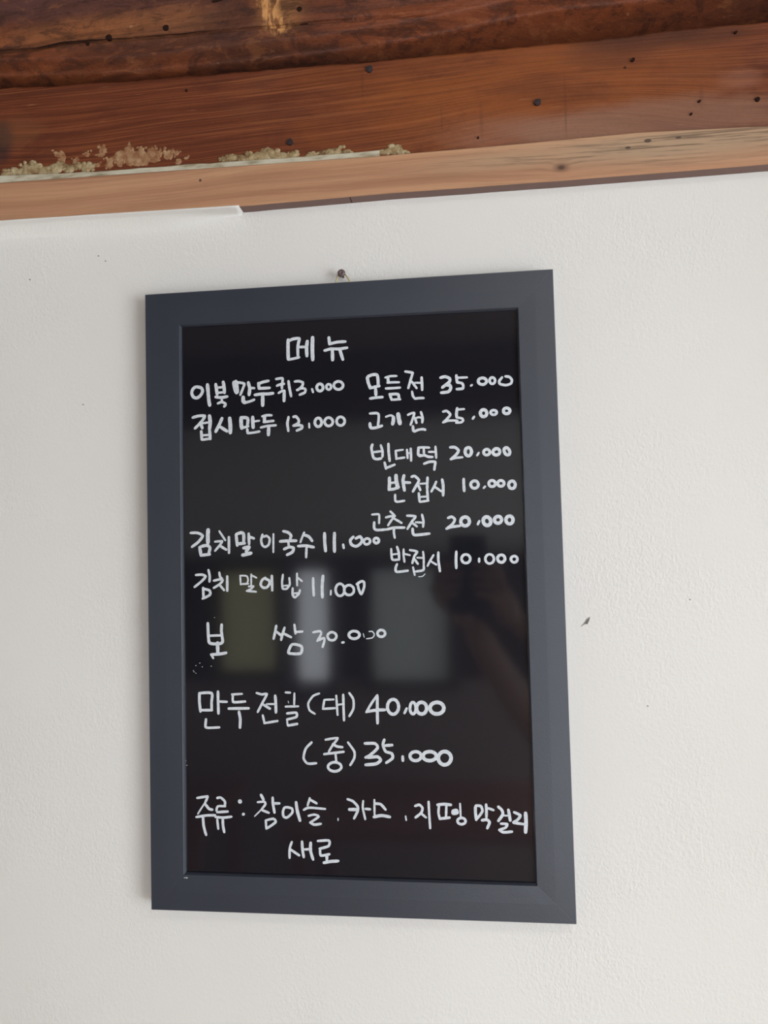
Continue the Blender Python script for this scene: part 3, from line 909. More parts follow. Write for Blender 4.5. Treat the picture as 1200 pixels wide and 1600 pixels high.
LINES = {
    'heading': """38 1586 -576 1583 -655 1583 -783
32 1600 -584 1642 -568 1707 -568 1698 -616 1690 -661 1690 -751
29 1588 -789 1646 -782 1703 -770
29 1709 -660 1777 -662
38 1795 -603 1786 -674 1788 -760
41 1854 -566 1849 -670 1850 -804
36 2031 -578 2037 -646
32 2037 -644 2124 -629 2207 -629
31 1983 -713 2048 -699 2138 -704 2224 -696
38 2066 -719 2066 -816
37 2148 -720 2176 -818""",
    'first dumpling line': """34 553 -1034 517 -1058 503 -1103 524 -1146 563 -1156 602 -1131 626 -1087 611 -1048 553 -1034
39 682 -1017 688 -1097 695 -1188 704 -1242
36 775 -1018 782 -1071 789 -1125
36 859 -996 868 -1053 871 -1114
26 794 -1055 860 -1052
26 793 -1111 863 -1109
33 773 -1156 839 -1165 901 -1157
25 839 -1173 842 -1211
28 795 -1227 838 -1214 877 -1231 880 -1250 865 -1264
49 982 -1009 991 -1066 1006 -1116
36 1000 -995 1011 -1037 1018 -1113
28 1012 -1007 1092 -1025 1080 -1071 1048 -1145
37 1139 -1017 1153 -1082 1144 -1149
28 1153 -1074 1203 -1080
42 1079 -1173 1079 -1214 1097 -1231
28 1093 -1234 1147 -1223 1201 -1205
31 1250 -1034 1304 -1018 1361 -1009
34 1250 -1030 1257 -1087
32 1257 -1085 1310 -1086 1372 -1085
32 1210 -1154 1286 -1147 1355 -1150 1410 -1145
41 1295 -1164 1293 -1269
28 1447 -993 1513 -988 1517 -1017 1509 -1061 1508 -1097
28 1454 -1066 1499 -1052 1532 -1050
26 1472 -1146 1506 -1126 1531 -1124
36 1533 -1127 1529 -1232
29 1582 -1024 1590 -1093 1607 -1187
28 1651 -1030 1696 -1029 1737 -1046 1732 -1080 1690 -1118 1674 -1123
28 1678 -1120 1727 -1105 1764 -1119 1757 -1154 1702 -1175
26 1837 -1121 1847 -1154
31 1912 -1071 1927 -1070 1941 -1076 1952 -1089 1956 -1105 1954 -1122 1946 -1136 1932 -1145 1917 -1146 1903 -1139 1893 -1127 1888 -1110 1890 -1093 1899 -1079 1912 -1071
27 2010 -1078 2021 -1078 2032 -1082 2040 -1092 2043 -1104 2042 -1117 2035 -1128 2026 -1134 2014 -1135 2003 -1130 1995 -1120 1992 -1108 1994 -1095 2000 -1085 2010 -1078
29 2108 -1054 2130 -1053 2150 -1060 2166 -1075 2173 -1093 2169 -1112 2157 -1128 2138 -1137 2116 -1138 2095 -1130 2080 -1116 2073 -1097 2076 -1078 2088 -1063 2108 -1054""",
    'second dumpling line': """31 513 -1368 580 -1354 646 -1357 626 -1397 578 -1448 535 -1488
36 598 -1430 617 -1488
26 625 -1435 688 -1430
40 700 -1359 707 -1431 698 -1499
33 605 -1525 611 -1612
34 698 -1499 705 -1609
26 612 -1567 697 -1567
31 619 -1616 705 -1606
36 840 -1392 812 -1451 768 -1532
36 815 -1481 892 -1533
43 925 -1395 931 -1471 930 -1550
42 1052 -1395 1052 -1461 1058 -1507
34 1052 -1392 1125 -1404 1120 -1487
28 1058 -1507 1131 -1491
40 1181 -1395 1182 -1452 1184 -1504
24 1193 -1441 1251 -1436
32 1119 -1524 1122 -1562
26 1126 -1566 1187 -1561 1253 -1552
27 1286 -1390 1336 -1380 1389 -1383
38 1313 -1394 1308 -1446
27 1300 -1453 1350 -1448 1409 -1444
27 1269 -1510 1341 -1496 1433 -1493
40 1356 -1510 1351 -1590
29 1575 -1411 1561 -1479 1570 -1559
29 1628 -1411 1656 -1408 1684 -1444 1679 -1480 1626 -1505
29 1630 -1506 1679 -1501 1719 -1511 1715 -1537 1662 -1559
23 1797 -1489 1799 -1533
31 1886 -1437 1902 -1435 1917 -1443 1928 -1458 1933 -1478 1931 -1498 1922 -1515 1908 -1525 1891 -1527 1876 -1519 1865 -1504 1860 -1484 1863 -1464 1872 -1447 1886 -1437
29 1996 -1437 2016 -1436 2034 -1444 2048 -1459 2054 -1478 2051 -1497 2040 -1514 2023 -1523 2004 -1525 1985 -1517 1972 -1502 1966 -1483 1968 -1464 1979 -1447 1996 -1437
29 2126 -1435 2145 -1434 2163 -1442 2176 -1457 2182 -1477 2179 -1497 2168 -1514 2152 -1524 2132 -1525 2114 -1518 2101 -1502 2095 -1483 2098 -1462 2109 -1445 2126 -1435""",
    'first fritter line': """34 2434 -1026 2444 -1083 2464 -1141
33 2442 -1016 2488 -1000 2538 -1003 2548 -1053 2549 -1124
31 2467 -1141 2514 -1130 2560 -1123
37 2520 -1155 2522 -1212
30 2461 -1251 2525 -1245 2591 -1243
24 2626 -1036 2679 -1025 2747 -1026
33 2654 -1037 2657 -1090
25 2646 -1093 2706 -1091 2770 -1094
27 2630 -1153 2705 -1153 2779 -1151
30 2668 -1215 2688 -1273
30 2675 -1217 2756 -1221 2767 -1273
27 2687 -1276 2778 -1275
27 2840 -983 2906 -997 2916 -1008 2893 -1077 2867 -1161
27 2907 -1096 2954 -1165
22 2938 -1108 2994 -1111
29 3010 -1055 3012 -1126 3012 -1186
25 2906 -1198 2914 -1248 2934 -1274
27 2934 -1276 2976 -1272 3025 -1273
32 3209 -1067 3258 -1059 3302 -1080 3301 -1114 3263 -1143 3225 -1171
33 3263 -1147 3304 -1153 3311 -1187 3283 -1220 3212 -1226
31 3374 -1054 3377 -1107 3384 -1126
25 3381 -1077 3482 -1078
28 3380 -1126 3428 -1136 3442 -1163 3434 -1193 3374 -1196
24 3521 -1167 3533 -1160
31 3628 -1093 3647 -1092 3665 -1098 3678 -1110 3684 -1125 3681 -1140 3670 -1152 3654 -1160 3635 -1160 3617 -1154 3604 -1143 3598 -1128 3601 -1112 3611 -1100 3628 -1093
28 3735 -1093 3748 -1092 3759 -1098 3768 -1109 3771 -1123 3769 -1138 3762 -1150 3751 -1157 3739 -1158 3727 -1152 3719 -1141 3715 -1127 3717 -1113 3724 -1101 3735 -1093
27 3845 -1096 3815 -1132 3821 -1163 3880 -1179 3932 -1165 3944 -1128 3919 -1095 3879 -1087""",
    'second fritter line': """27 2454 -1411 2521 -1410 2546 -1426 2545 -1479 2536 -1542
33 2451 -1517 2454 -1553 2468 -1567
30 2468 -1569 2525 -1563 2578 -1547
23 2623 -1454 2669 -1440 2701 -1452
38 2703 -1464 2700 -1500 2691 -1534
45 2753 -1431 2760 -1488 2769 -1531
25 2856 -1444 2888 -1430 2923 -1428 2908 -1480 2881 -1550
28 2929 -1481 2943 -1531
21 2939 -1482 2971 -1473 3002 -1485
27 2993 -1421 3009 -1478 3004 -1530
28 2905 -1565 2908 -1611 2925 -1622
27 2918 -1622 2960 -1606 3009 -1601 3034 -1609
27 3225 -1426 3263 -1421 3299 -1459 3268 -1500 3222 -1539
24 3222 -1539 3283 -1523 3372 -1527
31 3372 -1398 3363 -1455 3366 -1492
25 3375 -1411 3443 -1409
25 3366 -1492 3418 -1506 3430 -1529 3409 -1546 3357 -1549
27 3531 -1513 3545 -1494
34 3634 -1426 3649 -1425 3662 -1431 3672 -1443 3677 -1459 3674 -1475 3666 -1488 3653 -1496 3638 -1497 3625 -1491 3615 -1479 3610 -1463 3612 -1447 3621 -1434 3634 -1426
28 3738 -1435 3752 -1435 3765 -1439 3774 -1447 3778 -1457 3776 -1468 3768 -1476 3757 -1481 3743 -1482 3730 -1478 3720 -1470 3716 -1459 3718 -1449 3726 -1440 3738 -1435
32 3870 -1419 3885 -1418 3899 -1423 3910 -1433 3914 -1446 3912 -1459 3903 -1470 3890 -1477 3875 -1477 3861 -1472 3851 -1462 3847 -1449 3849 -1436 3857 -1425 3870 -1419""",
    'third fritter line': """29 2473 -1742 2461 -1774 2470 -1841 2484 -1885 2520 -1898 2561 -1892
26 2561 -1753 2578 -1816 2576 -1874
25 2482 -1823 2556 -1816
28 2642 -1741 2643 -1826 2651 -1921
28 2597 -1937 2610 -2000
28 2610 -1996 2702 -1963
23 2717 -1817 2794 -1809
26 2717 -1817 2722 -1905
26 2726 -1900 2806 -1892
25 2836 -1811 2841 -1899
17 2844 -1849 2870 -1845
28 2876 -1802 2877 -1926
25 2955 -1794 3013 -1792 3071 -1798
28 2958 -1794 2953 -1867 2982 -1875
25 3012 -1803 3014 -1876
28 2967 -1882 3018 -1876 3054 -1892 3101 -1898
25 3066 -1842 3120 -1844
25 3135 -1790 3138 -1845 3140 -1907
27 3012 -1965 3067 -1947 3128 -1950 3123 -1989 3117 -2031
30 3289 -1803 3336 -1805 3374 -1839 3348 -1882 3293 -1927
24 3289 -1928 3347 -1915 3412 -1912
34 3465 -1815 3479 -1813 3493 -1820 3503 -1835 3507 -1853 3505 -1872 3496 -1888 3484 -1898 3469 -1899 3455 -1892 3446 -1878 3441 -1860 3444 -1840 3452 -1824 3465 -1815
24 3581 -1873 3564 -1899
30 3644 -1845 3657 -1839 3671 -1839 3684 -1845 3692 -1856 3695 -1869 3691 -1882 3682 -1893 3669 -1898 3655 -1898 3642 -1892 3634 -1882 3631 -1868 3635 -1855 3644 -1845
33 3742 -1843 3756 -1836 3772 -1836 3786 -1843 3795 -1855 3798 -1869 3793 -1884 3783 -1895 3769 -1901 3753 -1901 3739 -1895 3730 -1883 3727 -1869 3732 -1854 3742 -1843
32 3847 -1836 3858 -1829 3870 -1830 3883 -1839 3893 -1853 3899 -1870 3899 -1886 3893 -1899 3883 -1905 3870 -1904 3857 -1896 3847 -1882 3842 -1865 3842 -1848 3847 -1836""",
    'fourth fritter line': """35 2644 -2100 2643 -2162 2637 -2224
41 2714 -2078 2716 -2128 2729 -2205
25 2654 -2155 2712 -2149
31 2641 -2221 2689 -2219 2739 -2201
34 2798 -2081 2786 -2137 2799 -2236
31 2807 -2153 2859 -2158
25 2700 -2280 2700 -2338 2722 -2354 2795 -2345
28 2878 -2097 2911 -2091 2953 -2136 2922 -2193 2888 -2251
28 2944 -2186 2965 -2238
22 2966 -2173 3024 -2171
29 3044 -2111 3039 -2175 3037 -2226
28 2949 -2274 2954 -2354
29 3037 -2240 3041 -2345
22 2963 -2310 3032 -2309
25 2958 -2362 3047 -2352
26 3133 -2157 3110 -2206 3080 -2258
26 3117 -2210 3181 -2258
30 3195 -2137 3204 -2195 3201 -2303
30 3418 -2139 3418 -2202 3420 -2264
30 3517 -2163 3534 -2162 3551 -2168 3562 -2181 3568 -2198 3565 -2215 3555 -2229 3540 -2237 3523 -2239 3506 -2232 3495 -2220 3489 -2203 3492 -2186 3502 -2172 3517 -2163
24 3621 -2239 3637 -2223
30 3698 -2165 3714 -2164 3728 -2170 3738 -2180 3742 -2193 3740 -2207 3732 -2219 3719 -2226 3704 -2227 3689 -2222 3679 -2211 3675 -2198 3677 -2184 3685 -2172 3698 -2165
30 3789 -2168 3803 -2167 3817 -2172 3827 -2182 3831 -2195 3829 -2208 3821 -2219 3808 -2226 3794 -2227 3780 -2222 3770 -2212 3766 -2199 3768 -2186 3776 -2175 3789 -2168
32 3901 -2178 3916 -2176 3930 -2183 3940 -2196 3945 -2212 3942 -2230 3934 -2244 3921 -2253 3906 -2254 3892 -2248 3882 -2235 3877 -2218 3879 -2201 3888 -2186 3901 -2178""",
    'fifth fritter line': """23 2451 -2480 2521 -2479 2526 -2519 2523 -2573
28 2472 -2563 2470 -2619 2495 -2643 2591 -2641
26 2646 -2453 2693 -2502
25 2597 -2514 2645 -2504 2681 -2509 2655 -2544 2617 -2598
26 2681 -2527 2760 -2576
28 2602 -2641 2679 -2624 2788 -2626
25 2678 -2632 2677 -2683 2685 -2730
26 2820 -2502 2907 -2512 2869 -2565 2820 -2640
26 2869 -2576 2919 -2616
23 2909 -2573 2977 -2579
26 2976 -2496 2989 -2561 2984 -2622
29 2874 -2641 2877 -2688 2902 -2707 3047 -2696
28 3246 -2538 3285 -2527 3315 -2555 3295 -2597 3228 -2650
28 3226 -2648 3282 -2632 3367 -2623
35 3408 -2535 3427 -2533 3446 -2541 3459 -2556 3465 -2576 3462 -2596 3451 -2613 3434 -2623 3414 -2625 3396 -2618 3382 -2602 3376 -2583 3379 -2562 3390 -2545 3408 -2535
26 3566 -2580 3550 -2612
38 3619 -2546 3635 -2539 3652 -2540 3668 -2550 3679 -2566 3683 -2585 3680 -2604 3669 -2618 3654 -2626 3637 -2625 3621 -2615 3610 -2599 3606 -2579 3609 -2561 3619 -2546
35 3736 -2544 3751 -2537 3767 -2537 3781 -2544 3791 -2557 3794 -2572 3790 -2587 3779 -2600 3764 -2606 3748 -2606 3734 -2599 3724 -2587 3721 -2571 3725 -2556 3736 -2544
35 3864 -2538 3880 -2537 3895 -2543 3906 -2556 3911 -2573 3908 -2591 3899 -2606 3885 -2615 3869 -2616 3854 -2610 3843 -2597 3838 -2580 3840 -2562 3850 -2547 3864 -2538""",
    'sixth fritter line': """25 2645 -2845 2646 -2907 2656 -2957 2714 -2959
26 2706 -2825 2723 -2887 2725 -2959
20 2657 -2903 2715 -2897
23 2775 -2852 2773 -2917 2780 -2983
22 2781 -2899 2838 -2915
26 2702 -3005 2686 -3045 2696 -3085 2813 -3075
25 2840 -2861 2915 -2880 2885 -2926 2862 -2998
25 2888 -2959 2919 -3006
20 2914 -2942 2971 -2946
23 2977 -2882 2982 -2950 2980 -3015
23 2868 -3041 2884 -3121
25 2980 -3022 2975 -3072 2899 -3085
10 2923 -3140 2963 -3137 2991 -3112
23 3084 -2920 3046 -2980 3020 -3030
23 3050 -2980 3110 -3018
27 3135 -2893 3133 -2968 3147 -3087
29 3321 -2890 3315 -2969 3316 -3057
28 3404 -2922 3424 -2921 3442 -2928 3456 -2942 3462 -2961 3459 -2981 3448 -2997 3430 -3007 3411 -3009 3392 -3002 3379 -2987 3373 -2968 3376 -2949 3387 -2932 3404 -2922
26 3553 -2966 3552 -2998
26 3647 -2926 3667 -2925 3685 -2932 3698 -2948 3704 -2968 3701 -2989 3690 -3006 3673 -3017 3653 -3019 3635 -3011 3622 -2996 3616 -2976 3619 -2955 3630 -2937 3647 -2926
30 3767 -2935 3784 -2933 3800 -2939 3811 -2952 3816 -2968 3814 -2985 3804 -2999 3790 -3008 3773 -3009 3757 -3003 3746 -2991 3741 -2974 3743 -2958 3753 -2943 3767 -2935
27 3900 -2950 3914 -2948 3928 -2954 3938 -2964 3942 -2978 3940 -2992 3932 -3004 3919 -3011 3904 -3012 3891 -3007 3881 -2996 3876 -2983 3878 -2969 3887 -2957 3900 -2950""",
    'first kimchi line': """30 472 -2621 549 -2623 606 -2656 557 -2720 485 -2771
44 668 -2594 663 -2667 664 -2731
38 571 -2780 584 -2863
34 585 -2771 652 -2759 685 -2787 671 -2846
34 584 -2865 681 -2856
25 792 -2611 856 -2709
26 743 -2722 823 -2717
25 823 -2722 794 -2762 741 -2820
30 794 -2767 864 -2809
30 897 -2678 895 -2845
36 977 -2657 988 -2767
34 980 -2648 1032 -2633 1060 -2650 1059 -2741
34 983 -2753 1068 -2746
32 1116 -2647 1119 -2756
30 1125 -2679 1172 -2698
36 1058 -2798 1119 -2790 1085 -2833
39 1045 -2873 1089 -2865 1136 -2854
26 1266 -2660 1251 -2719 1264 -2773 1297 -2792 1334 -2766 1345 -2707 1313 -2675 1280 -2683
24 1387 -2658 1382 -2849
31 1495 -2629 1546 -2644 1578 -2677 1568 -2713
32 1460 -2737 1549 -2733 1632 -2734
26 1548 -2749 1552 -2790
31 1501 -2820 1557 -2799 1603 -2811 1588 -2854 1532 -2881
24 1721 -2649 1697 -2703 1678 -2752
31 1725 -2676 1771 -2695 1805 -2740
31 1654 -2792 1732 -2789 1820 -2807
28 1743 -2812 1737 -2911
35 1940 -2665 1940 -2754 1947 -2849
35 2047 -2665 2043 -2756 2043 -2857
27 2137 -2787 2142 -2823
31 2273 -2726 2319 -2708 2341 -2746 2317 -2786 2272 -2809 2225 -2788 2214 -2743 2247 -2709
27 2371 -2737 2384 -2731 2400 -2730 2413 -2736 2422 -2747 2424 -2760 2420 -2773 2410 -2784 2396 -2790 2381 -2791 2368 -2785 2359 -2774 2356 -2761 2361 -2748 2371 -2737
29 2482 -2728 2494 -2728 2505 -2732 2513 -2741 2517 -2752 2515 -2764 2508 -2774 2498 -2780 2486 -2781 2475 -2776 2467 -2768 2463 -2756 2465 -2744 2471 -2734 2482 -2728""",
    'second kimchi line': """27 524 -3075 590 -3073 633 -3092 589 -3142 508 -3203
28 665 -3025 678 -3089 675 -3148
30 603 -3215 606 -3325
28 612 -3225 673 -3244 678 -3290 596 -3329
26 785 -3054 794 -3100 817 -3123
26 722 -3140 789 -3127 822 -3137 788 -3178 721 -3217
26 783 -3182 834 -3242
30 872 -3097 870 -3249
21 1015 -3091 1019 -3186
19 1020 -3091 1086 -3097 1101 -3138 1089 -3179
22 1023 -3182 1103 -3179
21 1136 -3080 1134 -3197
21 1137 -3089 1193 -3117
22 1107 -3208 1159 -3207 1125 -3238 1083 -3256
24 1088 -3256 1186 -3266
28 1291 -3119 1253 -3145 1238 -3190 1261 -3222 1303 -3223 1336 -3183 1328 -3147 1286 -3128
30 1361 -3102 1363 -3254
24 1482 -3091 1471 -3177 1479 -3238 1521 -3239 1554 -3196 1551 -3128
18 1484 -3208 1540 -3205
24 1635 -3082 1634 -3207
22 1643 -3126 1688 -3163
26 1585 -3237 1584 -3305 1607 -3332 1649 -3297 1663 -3257
20 1603 -3290 1654 -3286
29 1808 -3136 1808 -3228 1812 -3316
33 1914 -3113 1903 -3220 1903 -3335
22 1996 -3269 1992 -3310
27 2079 -3200 2100 -3198 2120 -3208 2134 -3228 2141 -3255 2137 -3284 2126 -3308 2107 -3322 2086 -3325 2067 -3315 2052 -3294 2046 -3267 2049 -3239 2061 -3215 2079 -3200
27 2173 -3216 2196 -3214 2218 -3223 2234 -3239 2241 -3261 2238 -3284 2225 -3303 2205 -3315 2181 -3317 2159 -3309 2143 -3292 2136 -3270 2140 -3247 2153 -3228 2173 -3216
27 2281 -3200 2293 -3263 2319 -3310 2350 -3237 2349 -3186 2322 -3176 2272 -3205""",
    'first syllable of the pork line': """32 650 -3594 653 -3699 661 -3794 699 -3812 783 -3811 812 -3786 799 -3682 803 -3610
28 667 -3726 794 -3723
40 755 -3804 756 -3908
32 683 -3926 772 -3922 848 -3909
26 686 -3930 704 -3964""",
    'boiled pork line': """28 1400 -3630 1385 -3700 1369 -3765
28 1405 -3694 1462 -3740
28 1490 -3650 1468 -3712 1450 -3777
30 1480 -3712 1557 -3750
28 1597 -3621 1606 -3711
28 1612 -3697 1681 -3692
30 1570 -3825 1528 -3897 1539 -3921 1657 -3922 1670 -3848 1570 -3825
25 1796 -3702 1870 -3691 1881 -3722 1840 -3792
25 1845 -3788 1909 -3763 1914 -3795 1895 -3856
27 1982 -3705 2003 -3703 2023 -3710 2038 -3724 2044 -3741 2041 -3760 2029 -3776 2011 -3786 1990 -3787 1970 -3781 1956 -3767 1949 -3749 1952 -3731 1964 -3715 1982 -3705
25 2104 -3812 2120 -3810
29 2215 -3695 2240 -3694 2264 -3700 2281 -3713 2289 -3730 2285 -3747 2271 -3762 2250 -3771 2225 -3773 2201 -3767 2184 -3754 2176 -3737 2180 -3719 2194 -3705 2215 -3695
9 2329 -3721 2339 -3760
12 2361 -3775 2423 -3766 2446 -3733 2425 -3700 2391 -3700
27 2507 -3687 2525 -3686 2542 -3691 2554 -3703 2560 -3718 2557 -3733 2547 -3746 2532 -3754 2514 -3756 2497 -3750 2485 -3739 2479 -3724 2482 -3709 2492 -3695 2507 -3687""",
    'large hotpot line': """31 547 -4334 546 -4428 556 -4527
29 547 -4334 681 -4334 680 -4428 679 -4512
31 561 -4514 682 -4514
31 752 -4319 752 -4439 754 -4548
27 775 -4423 847 -4426
27 616 -4610 609 -4685 637 -4700 760 -4695
24 904 -4348 1015 -4343
27 915 -4354 914 -4423 953 -4430 1047 -4423
31 868 -4497 1084 -4494
31 979 -4532 992 -4609 987 -4696
26 1175 -4333 1230 -4349 1285 -4346 1234 -4439 1183 -4532
29 1245 -4455 1315 -4497
22 1283 -4450 1371 -4450
31 1375 -4363 1380 -4450 1380 -4536
26 1237 -4568 1253 -4640
26 1252 -4649 1395 -4626
24 1488 -4328 1537 -4331
24 1583 -4339 1578 -4450
24 1485 -4476 1621 -4473
8 1514 -4418 1519 -4439
26 1500 -4547 1598 -4540 1598 -4584 1499 -4610
20 1499 -4618 1503 -4671
30 1511 -4673 1605 -4656
23 1848 -4340 1781 -4367 1729 -4443 1742 -4513 1798 -4551
23 1908 -4405 2000 -4402
26 1901 -4409 1885 -4499
25 1892 -4499 2012 -4492
25 2029 -4363 2039 -4561
20 2041 -4457 2098 -4450
28 2103 -4354 2104 -4499 2106 -4617
25 2168 -4336 2209 -4402 2207 -4498 2163 -4574
25 2462 -4358 2407 -4430 2342 -4533
31 2352 -4526 2447 -4512 2538 -4509
31 2462 -4368 2458 -4526 2458 -4646
33 2607 -4405 2633 -4402 2657 -4413 2674 -4437 2682 -4470 2678 -4503 2663 -4532 2641 -4550 2615 -4554 2591 -4542 2573 -4518 2565 -4486 2569 -4452 2584 -4423 2607 -4405
28 2765 -4495 2741 -4542
30 2821 -4434 2835 -4432 2847 -4441 2856 -4460 2860 -4485 2858 -4511 2850 -4534 2838 -4548 2824 -4551 2812 -4542 2803 -4523 2799 -4497 2802 -4471 2809 -4448 2821 -4434
36 2904 -4434 2927 -4432 2949 -4441 2965 -4460 2971 -4485 2968 -4511 2955 -4534 2935 -4548 2911 -4551 2890 -4542 2874 -4523 2867 -4497 2870 -4471 2884 -4448 2904 -4434
38 3056 -4435 3087 -4432 3117 -4441 3139 -4460 3148 -4485 3144 -4511 3126 -4533 3099 -4547 3067 -4550 3037 -4541 3016 -4522 3006 -4497 3011 -4471 3028 -4448 3056 -4435""",
    'medium hotpot line': """26 1757 -4847 1692 -4913 1668 -5010 1710 -5065 1802 -5061
25 1906 -4818 2034 -4801 1983 -4870 1939 -4939
28 1983 -4863 2025 -4886 2081 -4894
28 1889 -4967 2094 -4941
25 2009 -4966 2015 -5041
28 1975 -5052 2006 -5050 2035 -5057 2057 -5071 2067 -5091 2063 -5111 2045 -5129 2018 -5140 1987 -5143 1958 -5136 1936 -5121 1926 -5102 1931 -5081 1948 -5064 1975 -5052
25 2143 -4845 2207 -4937 2205 -5006 2162 -5077
31 2321 -4854 2425 -4854 2452 -4901 2367 -4977 2324 -4998
33 2352 -4998 2450 -4990 2480 -5024 2434 -5061 2323 -5073
30 2524 -4815 2509 -4867 2535 -4935 2597 -4955 2605 -5002 2539 -5050
31 2536 -4874 2603 -4869
30 2711 -4985 2712 -5026
33 2827 -4937 2853 -4934 2877 -4941 2894 -4955 2902 -4975 2898 -4995 2884 -5012 2862 -5023 2836 -5026 2812 -5019 2795 -5005 2787 -4985 2790 -4965 2805 -4947 2827 -4937
36 2968 -4936 2998 -4933 3027 -4940 3048 -4954 3057 -4974 3053 -4994 3036 -5011 3010 -5022 2979 -5025 2951 -5018 2930 -5004 2920 -4984 2925 -4964 2941 -4946 2968 -4936
38 3123 -4934 3152 -4931 3179 -4941 3199 -4962 3208 -4990 3203 -5020 3187 -5045 3162 -5061 3133 -5065 3106 -5055 3086 -5034 3077 -5005 3081 -4976 3098 -4950 3123 -4934""",
    'drinks line': """26 507 -5437 598 -5422 623 -5422 597 -5479
18 597 -5479 559 -5534 512 -5603
29 593 -5497 635 -5547 671 -5556
27 496 -5636 603 -5618 702 -5614
29 569 -5635 575 -5728 600 -5820
26 727 -5434 765 -5429 810 -5468 810 -5508
24 813 -5519 734 -5520 718 -5560 725 -5582
27 725 -5582 839 -5573
27 706 -5632 793 -5637 880 -5626
27 724 -5661 734 -5753
29 785 -5656 787 -5725 799 -5788
45 973 -5466 978 -5468
32 1008 -5599 1013 -5597
33 1205 -5397 1229 -5441
24 1167 -5471 1236 -5465 1250 -5491 1207 -5545
15 1207 -5545 1132 -5617
28 1216 -5554 1285 -5579
29 1329 -5422 1332 -5490 1346 -5575
27 1346 -5481 1401 -5480
26 1251 -5659 1254 -5742
26 1265 -5654 1334 -5640 1356 -5675 1259 -5742
26 1460 -5519 1436 -5568 1444 -5616 1481 -5624 1536 -5575 1533 -5531 1464 -5519
33 1579 -5467 1591 -5557 1617 -5652
25 1726 -5423 1702 -5495
27 1735 -5440 1797 -5473
25 1660 -5542 1719 -5519 1887 -5530
24 1709 -5603 1772 -5589 1817 -5610 1730 -5668
27 1725 -5672 1770 -5692 1838 -5683
14 2021 -5624 2021 -5645
27 2126 -5427 2180 -5446 2229 -5498 2228 -5547 2189 -5621
35 2143 -5531 2220 -5530
23 2289 -5442 2283 -5514 2306 -5627
28 2312 -5522 2358 -5525
23 2406 -5429 2404 -5577
28 2418 -5467 2472 -5474 2520 -5526
32 2398 -5603 2477 -5587 2562 -5600
18 2726 -5589 2731 -5630
26 2827 -5485 2869 -5472 2901 -5504 2887 -5553 2828 -5601
26 2883 -5557 2935 -5599
25 2966 -5440 2969 -5560 2975 -5706
31 3057 -5470 3120 -5462 3192 -5468
25 3071 -5478 3064 -5549 3076 -5611
25 3147 -5477 3139 -5601
30 3076 -5609 3175 -5597
36 3215 -5527 3215 -5552 3254 -5548
30 3228 -5522 3251 -5523 3257 -5548
21 3286 -5455 3289 -5581
27 3284 -5599 3302 -5597 3319 -5602 3332 -5612 3337 -5625 3335 -5639 3325 -5651 3309 -5659 3291 -5661 3274 -5656 3261 -5646 3256 -5633 3258 -5619 3268 -5607 3284 -5599
30 3441 -5483 3440 -5543 3446 -5613
27 3446 -5472 3495 -5476 3511 -5524 3479 -5573 3451 -5603
28 3550 -5460 3551 -5524 3549 -5585
27 3574 -5497 3622 -5514
30 3504 -5617 3553 -5611 3579 -5637 3555 -5695
30 3672 -5480 3706 -5512 3714 -5556 3668 -5620
19 3718 -5565 3757 -5568
33 3772 -5510 3787 -5612
26 3693 -5648 3755 -5652 3736 -5687 3674 -5710
28 3678 -5714 3717 -5733 3801 -5725
28 3829 -5532 3889 -5562 3861 -5606 3817 -5633
28 3821 -5637 3921 -5649
37 3942 -5539 3944 -5631 3936 -5727""",
    'second drinks line': """26 1526 -5875 1502 -5943 1499 -6038
27 1511 -5952 1601 -6009
29 1635 -5869 1638 -5949 1650 -6026
25 1656 -5949 1720 -5943
31 1726 -5879 1724 -5965 1749 -6049
27 1803 -5859 1920 -5852 1915 -5908 1819 -5937
27 1824 -5941 1832 -6006 1922 -5991
32 1895 -6000 1894 -6048
32 1862 -6079 1934 -6064 2013 -6058""",
}


def centreline(pts, w):
    """rounded resampling of a marker stroke's centreline, with its radius at every point"""
    P = [Vector((x, y)) for x, y in pts]
    if len(P) == 2:
        Q = [P[0], P[0].lerp(P[1], 0.5), P[1]]
    else:
        Q = []
        closed = (P[0] - P[-1]).length < w * 0.3
        for i in range(len(P) - 1):
            p0, p1, p2, p3 = P[max(i - 1, 0)], P[i], P[i + 1], P[min(i + 2, len(P) - 1)]
            if closed and i == 0:
                p0 = P[-2]
            if closed and i == len(P) - 2:
                p3 = P[1]
            for k in range(4):
                t = k / 4
                c = 0.5 * ((2 * p1) + (p2 - p0) * t + (2 * p0 - 5 * p1 + 4 * p2 - p3) * t * t + (3 * p1 - p0 - 3 * p2 + p3) * t * t * t)
                Q.append(p1.lerp(p2, t).lerp(c, 0.75))
        Q.append(P[-1])
    seed = P[0].x * 900
    rad = []
    for i in range(len(Q)):
        k = 1 + 0.10 * nz(seed + i * 0.5, P[0].y * 300)
        if i == 0 or i == len(Q) - 1:
            k *= 0.88
        rad.append(w * 0.5 * k)
    return Q, rad


